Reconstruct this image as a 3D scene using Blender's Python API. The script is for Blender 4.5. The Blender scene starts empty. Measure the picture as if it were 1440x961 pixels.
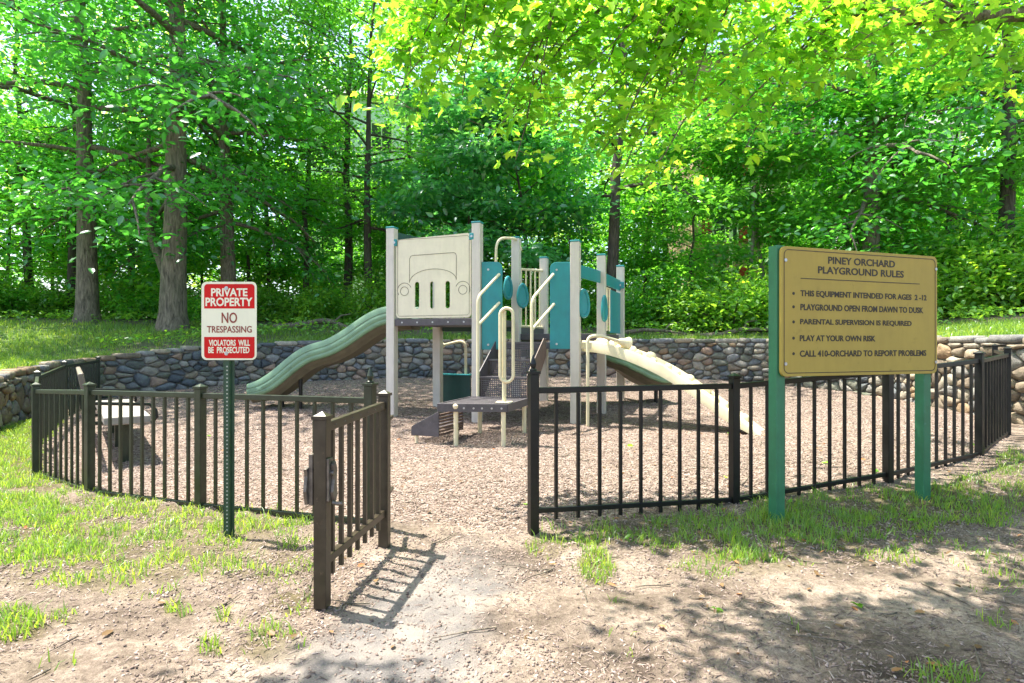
import bpy, math, random
import numpy as np
from mathutils import Vector

# ------------------------------------------------------------------ camera, sky, sun, exposure
scene = bpy.context.scene
COL = scene.collection
EYE, FOC, HOR = 1.25, 830.0, 487.0          # eye height (m), focal length and horizon row in photo pixels (1440 wide)
cam_d = bpy.data.cameras.new('camera')
cam_d.sensor_width = 36.0
cam_d.lens = FOC / 1440.0 * 36.0
cam_d.shift_y = (HOR - 480.5) / 1440.0
cam_d.clip_start, cam_d.clip_end = 0.05, 900
cam = bpy.data.objects.new('camera', cam_d)
COL.objects.link(cam)
cam.location = (0, 0, EYE)
cam.rotation_euler = (math.radians(90), 0, 0)
scene.camera = cam

SUN_EL = math.radians(68.0)
SUN_AZ = math.atan2(-0.92, 0.39)            # from +Y towards +X
world = bpy.data.worlds.new('World')
scene.world = world
world.use_nodes = True
wn = world.node_tree
bg = wn.nodes['Background']
sky = wn.nodes.new('ShaderNodeTexSky')
sky.sky_type = 'NISHITA'
sky.sun_disc = False
sky.sun_elevation = SUN_EL
sky.sun_rotation = SUN_AZ
sky.dust_density = 2.5
sky.air_density = 1.0
wn.links.new(sky.outputs[0], bg.inputs[0])
bg.inputs[1].default_value = 0.13
sun_d = bpy.data.lights.new('sun', 'SUN')
sun_d.energy = 4.3
sun_d.angle = math.radians(0.5)
sun_d.color = (1.0, 0.94, 0.84)
sun = bpy.data.objects.new('sun', sun_d)
COL.objects.link(sun)
sv = Vector((math.sin(SUN_AZ) * math.cos(SUN_EL), math.cos(SUN_AZ) * math.cos(SUN_EL), math.sin(SUN_EL)))
sun.rotation_euler = sv.to_track_quat('Z', 'Y').to_euler()
sun.location = (-10, 10, 40)
scene.view_settings.view_transform = 'Standard'
scene.view_settings.look = 'None'
scene.view_settings.gamma = 1.0
scene.view_settings.exposure = 1.82
scene.cycles.use_denoising = True
scene.cycles.max_bounces = 7
scene.cycles.diffuse_bounces = 4
scene.cycles.transmission_bounces = 4
scene.cycles.glossy_bounces = 2
scene.cycles.sample_clamp_indirect = 6

random.seed(7)
RNG = np.random.default_rng(11)

# ------------------------------------------------------------------ helpers
def tag(o, label=None, cat=None, group=None, kind=None):
    if label: o['label'] = label
    if cat: o['category'] = cat
    if group: o['group'] = group
    if kind: o['kind'] = kind
    return o

def empty(name, loc, label, cat, group=None):
    o = bpy.data.objects.new(name, None)
    COL.objects.link(o)
    o.location = loc
    o.empty_display_size = 0.2
    return tag(o, label, cat, group)

def base_of(o):
    v = Vector((0, 0, 0))
    while o is not None:
        v = v + o.location
        o = o.parent
    return v

def unit(v):
    v = Vector(v)
    return v.normalized() if v.length > 1e-9 else Vector((0, 0, 1))

class MB:
    """collects shapes in world coordinates; build() links them as one mesh object"""
    def __init__(s):
        s.v, s.f, s.c = [], [], []
    def add(s, vs, fs):
        n = len(s.v)
        s.v += [tuple(p) for p in vs]
        s.f += [tuple(i + n for i in f) for f in fs]
        return s
    def box(s, c, size, ax=(1, 0, 0), ay=None, az=(0, 0, 1)):
        c, ax, az = Vector(c), unit(ax), unit(az)
        ay = unit(ay) if ay is not None else az.cross(ax).normalized()
        vs = [c + ax * (size[0] / 2 * i) + ay * (size[1] / 2 * j) + az * (size[2] / 2 * k)
              for k in (-1, 1) for j in (-1, 1) for i in (-1, 1)]
        return s.add(vs, [(0, 2, 3, 1), (4, 5, 7, 6), (0, 1, 5, 4), (2, 6, 7, 3), (0, 4, 6, 2), (1, 3, 7, 5)])
    def beam(s, p, q, w, h, up=(0, 0, 1)):
        p, q = Vector(p), Vector(q)
        d = (q - p).normalized()
        side = unit(d.cross(Vector(up)))
        u = side.cross(d).normalized()
        return s.box((p + q) / 2, ((q - p).length, w, h), d, side, u)
    def tube(s, pts, r, sides=8, closed=False, caps=True):
        pts = [Vector(p) for p in pts]
        n = len(pts)
        rs = r if hasattr(r, '__len__') else [r] * n
        rings, up = [], None
        for i, p in enumerate(pts):
            a = pts[(i - 1) % n] if (closed or i > 0) else p
            b = pts[(i + 1) % n] if (closed or i < n - 1) else p
            d = unit(b - a)
            if up is None:
                up = Vector((0, 0, 1)) if abs(d.z) < 0.9 else Vector((1, 0, 0))
            x = unit(d.cross(up)); y = x.cross(d).normalized(); up = y
            rings.append([p + (x * math.cos(t) + y * math.sin(t)) * rs[i]
                          for t in [2 * math.pi * k / sides for k in range(sides)]])
        vs = [v for rg in rings for v in rg]
        fs = []
        for i in range(n if closed else n - 1):
            j = (i + 1) % n
            for k in range(sides):
                l = (k + 1) % sides
                fs.append((i * sides + k, i * sides + l, j * sides + l, j * sides + k))
        if caps and not closed:
            fs.append(tuple(range(sides))[::-1])
            fs.append(tuple((n - 1) * sides + k for k in range(sides)))
        return s.add(vs, fs)
    def prism(s, poly, o, ax, ay, depth):
        """poly of (a, b) in the plane ax, ay at o, thickened by depth along ax x ay (centred)"""
        o, ax, ay = Vector(o), unit(ax), unit(ay)
        nz = ax.cross(ay).normalized()
        n = len(poly)
        vs = [o + ax * a + ay * b + nz * (d * depth / 2) for d in (-1, 1) for a, b in poly]
        fs = [tuple(range(n))[::-1], tuple(range(n, 2 * n))]
        fs += [(i, (i + 1) % n, n + (i + 1) % n, n + i) for i in range(n)]
        return s.add(vs, fs)
    def lathe(s, base, prof, sides=12):
        base = Vector(base)
        vs = [base + Vector((r * math.cos(t), r * math.sin(t), z)) for r, z in prof
              for t in [2 * math.pi * k / sides for k in range(sides)]]
        fs = []
        for i in range(len(prof) - 1):
            for k in range(sides):
                l = (k + 1) % sides
                fs.append((i * sides + k, i * sides + l, (i + 1) * sides + l, (i + 1) * sides + k))
        fs.append(tuple(range(sides))[::-1])
        fs.append(tuple((len(prof) - 1) * sides + k for k in range(sides)))
        return s.add(vs, fs)
    def perforated(s, o, ax, ay, la, lb, cell, hole, th):
        """a plate with a grid of square holes, real openings"""
        o, ax, ay = Vector(o), unit(ax), unit(ay)
        nz = ax.cross(ay).normalized() * th
        na, nb = max(1, round(la / cell)), max(1, round(lb / cell))
        ca, cb = la / na, lb / nb
        for i in range(na):
            for j in range(nb):
                off = 0.5 if j % 2 and False else 0
                c = o + ax * ((i + .5 + off) * ca) + ay * ((j + .5) * cb)
                out = [c + ax * (ca / 2 * x) + ay * (cb / 2 * y) for x, y in ((-1, -1), (1, -1), (1, 1), (-1, 1))]
                inn = [c + ax * (ca / 2 * hole * x) + ay * (cb / 2 * hole * y) for x, y in ((-1, -1), (1, -1), (1, 1), (-1, 1))]
                vs = out + inn + [p + nz for p in out] + [p + nz for p in inn]
                fs = []
                for k in range(4):
                    l = (k + 1) % 4
                    fs += [(k, k + 4, l + 4, l), (8 + k, 8 + l, 12 + l, 12 + k), (4 + k, 12 + k, 12 + l, 4 + l)]
                s.add(vs, fs)
        return s
    def build(s, name, mat, parent=None, smooth=False, bevel=0.0):
        b = base_of(parent) if parent is not None else Vector((0, 0, 0))
        me = bpy.data.meshes.new(name)
        me.from_pydata([(x - b.x, y - b.y, z - b.z) for x, y, z in s.v], [], s.f)
        me.materials.append(mat)
        if smooth:
            me.polygons.foreach_set('use_smooth', [True] * len(me.polygons))
            me.set_sharp_from_angle(angle=math.radians(42))
        me.update()
        o = bpy.data.objects.new(name, me)
        COL.objects.link(o)
        if parent is not None:
            o.parent = parent
        if bevel:
            m = o.modifiers.new('bevel', 'BEVEL')
            m.width = bevel; m.segments = 2; m.limit_method = 'ANGLE'
        return o

def np_mesh(name, V, loops, counts, mat, attrs=None, smooth=False):
    """mesh from flat numpy arrays; counts = corners per face"""
    me = bpy.data.meshes.new(name)
    V = np.ascontiguousarray(V, dtype=np.float32)
    me.vertices.add(len(V)); me.vertices.foreach_set('co', V.ravel())
    me.loops.add(len(loops)); me.loops.foreach_set('vertex_index', np.asarray(loops, dtype=np.int32))
    counts = np.asarray(counts, dtype=np.int32)
    starts = np.concatenate(([0], np.cumsum(counts)[:-1])).astype(np.int32)
    me.polygons.add(len(counts))
    me.polygons.foreach_set('loop_start', starts)
    me.polygons.foreach_set('loop_total', counts)
    if smooth:
        me.polygons.foreach_set('use_smooth', np.ones(len(counts), dtype=bool))
    for k, a in (attrs or {}).items():
        a = np.asarray(a, dtype=np.float32)
        if a.ndim == 2:
            at = me.attributes.new(k, 'FLOAT_COLOR', 'POINT'); at.data.foreach_set('color', a.ravel())
        else:
            at = me.attributes.new(k, 'FLOAT', 'POINT'); at.data.foreach_set('value', a)
    me.update(calc_edges=True)
    me.validate()
    if mat: me.materials.append(mat)
    return me

def link(name, me, parent=None, loc=(0, 0, 0)):
    o = bpy.data.objects.new(name, me)
    COL.objects.link(o)
    o.location = loc
    if parent is not None: o.parent = parent
    return o

_H = np.random.default_rng(5).random((256, 256))
def vnoise(x, y, f=1.0, seed=0):
    """smooth value noise 0..1"""
    x = np.asarray(x) * f + seed * 17.3; y = np.asarray(y) * f + seed * 9.7
    xi = np.floor(x).astype(int); yi = np.floor(y).astype(int)
    u = x - xi; v = y - yi
    u = u * u * (3 - 2 * u); v = v * v * (3 - 2 * v)
    a = _H[xi % 256, yi % 256]; b = _H[(xi + 1) % 256, yi % 256]
    c = _H[xi % 256, (yi + 1) % 256]; d = _H[(xi + 1) % 256, (yi + 1) % 256]
    return (a * (1 - u) + b * u) * (1 - v) + (c * (1 - u) + d * u) * v
def fbm(x, y, f=1.0, seed=0, o=4):
    r, a, t = 0, 1.0, 0
    for i in range(o):
        r = r + a * vnoise(x, y, f * 2 ** i, seed + i); t += a; a *= .5
    return r / t
def sstep(a, b, x):
    t = np.clip((np.asarray(x) - a) / (b - a), 0, 1)
    return t * t * (3 - 2 * t)

# ------------------------------------------------------------------ terrain functions
def X_of(px, Z): return (px - 720.0) * Z / FOC
def z_of(py, Z): return EYE - (py - HOR) * Z / FOC

class TPS:
    def __init__(s, pts, lam=0.02):
        P = np.array(pts, float); s.p = P[:, :2]
        n = len(P)
        K = s.k(s.p[:, None] - s.p[None]) + lam * np.eye(n)
        A = np.zeros((n + 3, n + 3)); A[:n, :n] = K
        A[:n, n] = 1; A[:n, n + 1:] = s.p; A[n, :n] = 1; A[n + 1:, :n] = s.p.T
        s.w = np.linalg.solve(A, np.concatenate([P[:, 2], [0, 0, 0]]))
    @staticmethod
    def k(d):
        r2 = (d ** 2).sum(-1) + 1e-9
        return .5 * r2 * np.log(r2)
    def __call__(s, x, y):
        x = np.asarray(x, float); y = np.asarray(y, float)
        q = np.stack([x.ravel(), y.ravel()], -1)
        out = np.zeros(len(q)); n = len(s.p)
        for i in range(0, len(q), 20000):
            b = q[i:i + 20000]
            out[i:i + 20000] = s.k(b[:, None] - s.p[None]) @ s.w[:n] + s.w[n] + b @ s.w[n + 1:]
        return out.reshape(x.shape)

# retaining wall: photo column, distance, base height, top height
WALL = [(-8.6, 3.6, .02, .20), (-7.5, 5.4, .03, .62),
        (X_of(0, 8.0), 8.0, .064, .81), (X_of(60, 10.2), 10.2, .10, .90), (X_of(130, 12.0), 12.0, .17, 1.0),
        (X_of(280, 13.2), 13.2, .33, 1.25), (X_of(480, 14.0), 14.0, .44, 1.40), (X_of(600, 14.3), 14.3, .48, 1.41),
        (X_of(760, 14.4), 14.4, .49, 1.42), (X_of(900, 14.2), 14.2, .5, 1.42), (X_of(1080, 13.0), 13.0, .42, 1.41),
        (X_of(1250, 11.0), 11.0, .28, 1.40), (X_of(1330, 9.5), 9.5, .22, 1.39), (X_of(1440, 8.0), 8.0, .17, 1.38),
        (7.3, 6.3, .14, 1.2), (8.2, 4.4, .1, .3)]
low = TPS([(-.9, 2.8, 0), (.146, 4.05, -.04), (-.98, 4.13, 0), (0, 0, 0), (0, 2, 0), (-5, 1, 0), (5, 1, .02), (3.5, 3, .03),
           (-2.42, 4.68, -.03), (-3.67, 5.19, -.03), (-4.84, 6, -.06), (1.76, 4.65, .01), (3.22, 5.06, .08),
           (4.53, 5.72, .175), (5.71, 6.8, .23), (-1.86, 3.87, 0), (1.89, 4.22, 0), (3.27, 4.69, .03),
           (-1.8, 8.86, .17), (.9, 8.36, .14), (-.4, 7, .06), (3.2, 7.7, .1), (1.95, 10.6, .276), (-3.8, 9.56, .21),
           (-4.2, 6.2, -.03), (-9, 0, 0), (9, 0, .05), (0, -8, 0), (-9, -8, 0), (9, -8, 0)]
          + [(x, y, b) for x, y, b, t in WALL] + [(0, 20, .6), (-14, 14, .2), (13, 14, .3)])
def ground(x, y):
    x = np.asarray(x, float); y = np.asarray(y, float)
    r = np.hypot(x, y - 6)
    k = 1 - sstep(11, 20, r)
    return low(np.clip(x, -20, 20), np.clip(y, -14, 26)) * k
def gz(x, y): return float(ground(np.array([x]), np.array([y]))[0])
high = TPS([(x, y, t) for x, y, b, t in WALL] +
           [(X_of(123, 16.5), 16.5, 1.9), (X_of(243, 15.8), 15.8, 1.74), (-14, 12, 1.6), (-12, 8, 1.15), (0, 18, 1.95),
            (10, 14, 1.85), (9, 10, 1.6), (11, 6, 1.5), (0, 25, 2.3), (-20, 25, 2.4), (20, 25, 2.4), (0, 40, 3.0),
            (-30, 40, 3), (30, 40, 3), (-30, 10, 1.6), (30, 10, 1.7)], lam=.05)
CX, CY = -.5, 7.5
_wt = np.array([math.atan2(y - CY, x - CX) for x, y, b, t in WALL])
_wt = np.where(_wt < -math.pi * .75, _wt + 2 * math.pi, _wt)   # left end runs past 180 degrees
_wt = np.where((_wt < -math.pi / 2), _wt + 2 * math.pi, _wt)
_wr = np.array([math.hypot(x - CX, y - CY) for x, y, b, t in WALL])
_o = np.argsort(_wt); WT, WR = _wt[_o], _wr[_o]
WTOP = np.array([t for x, y, b, t in WALL])[_o]
def catmull(xs, ys, n=400):
    g = np.linspace(xs[0], xs[-1], n)
    y = np.interp(g, xs, ys)
    for _ in range(60):
        y[1:-1] = (y[:-2] + 2 * y[1:-1] + y[2:]) / 4
    return g, y
GT, GR = catmull(WT, WR)
_, GTOP = catmull(WT, WTOP)
def wall_r(t): return np.interp(t, GT, GR)
def wall_top(t): return np.interp(t, GT, GTOP)
def theta(x, y):
    t = np.arctan2(np.asarray(y) - CY, np.asarray(x) - CX)
    return np.where(t < -math.pi / 2, t + 2 * math.pi, t)
def hill(x, y):
    x = np.asarray(x, float); y = np.asarray(y, float)
    t = theta(x, y); r = np.hypot(x - CX, y - CY)
    far = sstep(35, 60, r)
    zz = high(np.clip(x, -34, 34), np.clip(y, -5, 44)) * (1 - far) + 3.2 * far
    near = 1 - sstep(.1, 1.4, r - wall_r(t))
    zz = zz * (1 - near) + (wall_top(t) - .02) * near
    e = sstep(GT[0], GT[0] + .35, t) * (1 - sstep(GT[-1] - .35, GT[-1], t))
    return zz * e + ground(x, y) * (1 - e) + .05 * (vnoise(x, y, .9, 3) - .5) * e
def hz(x, y): return float(hill(np.array([x]), np.array([y]))[0])
def at(px, py, n=8):
    """ground point under a photo pixel"""
    Z = EYE * FOC / max(20.0, py - HOR)
    for _ in range(n):
        Z = (EYE - gz(X_of(px, Z), Z)) * FOC / (py - HOR)
    return X_of(px, Z), Z

# fence corners (plan)
FL = [(-.985, 4.10), (-2.46, 4.66), (-3.70, 5.17), (-4.84, 6.0), (-5.67, 7.05), (-7.05, 9.3), (-8.1, 11.55)]
FR = [(.146, 4.05), (1.755, 4.66), (3.23, 5.07), (4.53, 5.72), (5.71, 6.8), (6.75, 8.25)]

# ------------------------------------------------------------------ materials
def new_mat(name):
    m = bpy.data.materials.new(name); m.use_nodes = True
    nt = m.node_tree
    return m, nt, nt.nodes['Principled BSDF']
def nd(nt, t, **kw):
    n = nt.nodes.new(t)
    for k, v in kw.items(): setattr(n, k, v)
    return n
def ramp(nt, fac, stops):
    r = nd(nt, 'ShaderNodeValToRGB')
    e = r.color_ramp.elements
    while len(e) < len(stops): e.new(.5)
    for el, (p, c) in zip(e, stops):
        el.position = p; el.color = (*c, 1)
    nt.links.new(fac, r.inputs[0])
    return r.outputs[0]
def mixc(nt, fac, a, b, mode='MIX'):
    m = nd(nt, 'ShaderNodeMix', data_type='RGBA', blend_type=mode)
    for sock, val in ((m.inputs[0], fac), (m.inputs[6], a), (m.inputs[7], b)):
        if hasattr(val, 'is_linked') or hasattr(val, 'links'): nt.links.new(val, sock)
        elif isinstance(val, (int, float)): sock.default_value = val
        else: sock.default_value = (*val, 1)
    return m.outputs[2]
def noise(nt, scale, detail=4, rough=.6, coord=None, dist=0):
    n = nd(nt, 'ShaderNodeTexNoise')
    n.inputs['Scale'].default_value = scale; n.inputs['Detail'].default_value = detail
    n.inputs['Roughness'].default_value = rough; n.inputs['Distortion'].default_value = dist
    if coord is not None: nt.links.new(coord, n.inputs['Vector'])
    return n.outputs['Fac']
def objco(nt): return nd(nt, 'ShaderNodeTexCoord').outputs['Object']
def bump(nt, b, h, strength, dist=.01):
    n = nd(nt, 'ShaderNodeBump')
    n.inputs['Strength'].default_value = strength; n.inputs['Distance'].default_value = dist
    nt.links.new(h, n.inputs['Height']); nt.links.new(n.outputs[0], b.inputs['Normal'])
def painted(name, col, rough=.45, var=.18, scale=9, metal=0.0, wear=None, bstr=.08, spec=.5, grime=.12):
    m, nt, b = new_mat(name)
    co = objco(nt)
    f = noise(nt, scale, 5, .65, co)
    lo = tuple(c * (1 - var) for c in col); hi = tuple(min(1, c * (1 + var)) for c in col)
    c = ramp(nt, f, [(.3, lo), (.7, hi)])
    if wear:
        f2 = noise(nt, scale * 3.1, 6, .7, co)
        w = ramp(nt, f2, [(.62, (0, 0, 0)), (.72, (1, 1, 1))])
        c = mixc(nt, w, c, wear)
    if grime:
        mp = nd(nt, 'ShaderNodeMapping'); mp.inputs['Scale'].default_value = (11, 11, 1.3)
        nt.links.new(co, mp.inputs[0])
        gs = noise(nt, 1.7, 6, .7, mp.outputs[0], .3)
        c = mixc(nt, grime, c, ramp(nt, gs, [(.40, (.50, .47, .42)), (.56, (1, 1, 1))]), 'MULTIPLY')
    nt.links.new(c, b.inputs['Base Color'])
    r = nd(nt, 'ShaderNodeMapRange')
    r.inputs[3].default_value = max(0, rough - .12); r.inputs[4].default_value = min(1, rough + .18)
    nt.links.new(f, r.inputs[0]); nt.links.new(r.outputs[0], b.inputs['Roughness'])
    b.inputs['Metallic'].default_value = metal
    b.inputs['Specular IOR Level'].default_value = spec
    bump(nt, b, noise(nt, scale * 8, 4, .6, co), bstr, .004)
    return m

M = {}
M['post'] = painted('post_beige', (.61, .56, .49), .42, .07, 5, bstr=.05)
M['cream'] = painted('cream_plastic', (.77, .70, .52), .45, .06, 6, bstr=.05, grime=.08)
M['cream_pipe'] = painted('cream_pipe', (.74, .65, .43), .32, .06, 14, wear=(.55, .47, .33))
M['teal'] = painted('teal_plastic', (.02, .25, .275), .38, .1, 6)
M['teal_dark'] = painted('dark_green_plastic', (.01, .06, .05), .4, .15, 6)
M['engrave'] = painted('engraved_line', (.10, .08, .05), .7, .1)
M['slide'] = painted('slide_green', (.165, .285, .17), .40, .18, 4, wear=(.27, .37, .25))
M['slide_under'] = painted('slide_underside', (.125, .11, .07), .6, .25, 7)
M['steel'] = painted('dark_deck_coating', (.085, .075, .08), .5, .25, 12, wear=(.16, .14, .13))
M['steel_brown'] = painted('brown_deck_coating', (.15, .10, .075), .55, .25, 12)
M['bolt'] = painted('bolt_metal', (.5, .5, .5), .35, .1, 20, metal=.8)
M['ramp'] = painted('climber_cream', (.80, .70, .46), .45, .10, 8, wear=(.60, .46, .25))
M['fence'] = painted('fence_black', (.007, .0072, .0065), .36, .3, 14, wear=(.03, .024, .018), spec=.4)
M['fence_olive'] = painted('fence_olive', (.022, .030, .015), .32, .35, 14, wear=(.07, .062, .038), spec=.5)
M['gate'] = painted('gate_bronze', (.042, .032, .019), .36, .35, 12, wear=(.12, .085, .052), spec=.45)
M['rust'] = painted('worn_steel', (.16, .14, .12), .45, .4, 25, metal=.6)
M['sign_gold'] = painted('sign_gold', (.44, .315, .068), .5, .07, 3, wear=(.33, .24, .055), spec=.25, grime=.07)
M['sign_ink'] = painted('sign_ink', (.035, .026, .015), .5, .1)
M['sign_post'] = painted('sign_post_green', (.035, .18, .085), .42, .16, 7, wear=(.06, .22, .14))
M['sign_red'] = painted('sign_red', (.56, .010, .008), .5, .07, 4, spec=.2, grime=.06)
M['sign_white'] = painted('sign_white', (.78, .76, .56), .4, .04, 4, grime=.06)
M['sign_text_red'] = painted('sign_text_red', (.24, .03, .012), .4, .05, 4)
M['green_post'] = painted('channel_green', (.02, .06, .03), .4, .2, 12)
M['hole'] = painted('galvanised_hole', (.42, .44, .36), .5, .1)
M['bench_slab'] = painted('bench_grey', (.29, .265, .235), .65, .18, 8, wear=(.36, .33, .29))
M['bench_brown'] = painted('bench_back_brown', (.16, .13, .10), .5, .2, 8)

def leaf_mat(name, dif, tra, gloss=.06, yellow=None):
    m = bpy.data.materials.new(name); m.use_nodes = True
    nt = m.node_tree; nt.nodes.clear()
    at_ = nd(nt, 'ShaderNodeAttribute', attribute_name='rnd')
    oi = nd(nt, 'ShaderNodeObjectInfo')
    add = nd(nt, 'ShaderNodeMath', operation='MULTIPLY_ADD')
    nt.links.new(oi.outputs['Random'], add.inputs[0]); add.inputs[1].default_value = .3
    nt.links.new(at_.outputs['Fac'], add.inputs[2])
    lo = lambda c: tuple(x * .62 for x in c)
    hi = lambda c: (min(1, c[0] * 2.3), min(1, c[1] * 1.42), c[2] * 1.25)
    cd = ramp(nt, add.outputs[0], [(.15, lo(dif)), (.6, dif), (1.05 if False else 1.0, hi(dif))])
    ct = ramp(nt, add.outputs[0], [(.15, lo(tra)), (.6, tra), (1.0, hi(tra))])
    d = nd(nt, 'ShaderNodeBsdfDiffuse'); t = nd(nt, 'ShaderNodeBsdfTranslucent'); g = nd(nt, 'ShaderNodeBsdfGlossy')
    g.inputs['Roughness'].default_value = .38; g.inputs['Color'].default_value = (.9, .95, 1, 1)
    nt.links.new(cd, d.inputs[0]); nt.links.new(ct, t.inputs[0])
    a = nd(nt, 'ShaderNodeAddShader'); nt.links.new(d.outputs[0], a.inputs[0]); nt.links.new(t.outputs[0], a.inputs[1])
    mx = nd(nt, 'ShaderNodeMixShader'); mx.inputs[0].default_value = gloss
    nt.links.new(a.outputs[0], mx.inputs[1]); nt.links.new(g.outputs[0], mx.inputs[2])
    o = nd(nt, 'ShaderNodeOutputMaterial'); nt.links.new(mx.outputs[0], o.inputs[0])
    return m
M['leaf_oak'] = leaf_mat('leaf_oak', (.036, .145, .030), (.095, .40, .032), .07)
M['leaf_mid'] = leaf_mat('leaf_mid', (.052, .165, .024), (.18, .49, .03), .05)
M['leaf_far_haze'] = leaf_mat('leaf_far_haze', (.11, .22, .05), (.38, .62, .08), .04)  # far leaves paler and yellower: sunlit haze put into their colour
M['leaf_maple'] = leaf_mat('leaf_maple', (.08, .19, .02), (.255, .54, .03), .03)
M['leaf_bush'] = leaf_mat('leaf_bush', (.08, .19, .026), (.25, .48, .03), .05)
M['leaf_dark'] = leaf_mat('leaf_glossy', (.032, .125, .05), (.09, .36, .06), .09)
M['grass'] = leaf_mat('grass', (.09, .165, .026), (.17, .28, .025), .04)
M['litter'] = leaf_mat('dry_leaf', (.19, .12, .06), (.10, .06, .02), .02)

def bark_mat(name, c1, c2, sc=1.0):
    m, nt, b = new_mat(name)
    co = objco(nt)
    mp = nd(nt, 'ShaderNodeMapping'); mp.inputs['Scale'].default_value = (9 * sc, 9 * sc, 1.6 * sc)
    nt.links.new(co, mp.inputs[0])
    f = noise(nt, 2.2, 6, .68, mp.outputs[0], .6)
    f2 = noise(nt, .9, 3, .5, co)
    c = ramp(nt, f, [(.32, c1), (.66, c2)])
    c = mixc(nt, ramp(nt, f2, [(.45, (0, 0, 0)), (.75, (.5, .5, .5))]), c, (.10, .12, .06))
    nt.links.new(c, b.inputs['Base Color'])
    b.inputs['Roughness'].default_value = .9
    bump(nt, b, f, 1.0, .05)
    return m
M['bark'] = bark_mat('bark_grey', (.05, .038, .029), (.32, .255, .19))
M['bark_dark'] = bark_mat('bark_dark', (.022, .018, .014), (.12, .095, .075))
M['bark_pale'] = bark_mat('bark_pale', (.20, .17, .13), (.5, .46, .39))

def stone_mat():
    m, nt, b = new_mat('field_stone')
    co = objco(nt)
    a = nd(nt, 'ShaderNodeAttribute', attribute_name='col')
    f = noise(nt, 9, 7, .7, co); f2 = noise(nt, 46, 4, .7, co)
    c = mixc(nt, 1.0, a.outputs['Color'], ramp(nt, f, [(.28, (.55, .55, .56)), (.72, (1.25, 1.22, 1.16))]), 'MULTIPLY')
    c = mixc(nt, .5, c, ramp(nt, f2, [(.35, (.6, .6, .6)), (.65, (1.2, 1.2, 1.2))]), 'MULTIPLY')
    f3 = noise(nt, 2.3, 4, .6, co)
    c = mixc(nt, ramp(nt, f3, [(.6, (0, 0, 0)), (.72, (.45, .45, .45))]), c, (.10, .14, .06))
    nt.links.new(c, b.inputs['Base Color'])
    b.inputs['Roughness'].default_value = .85
    bump(nt, b, f, .9, .03)
    return m
M['stone'] = stone_mat()
M['mortar'] = painted('wall_core', (.20, .185, .165), .95, .3, 8, bstr=.5)

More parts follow.
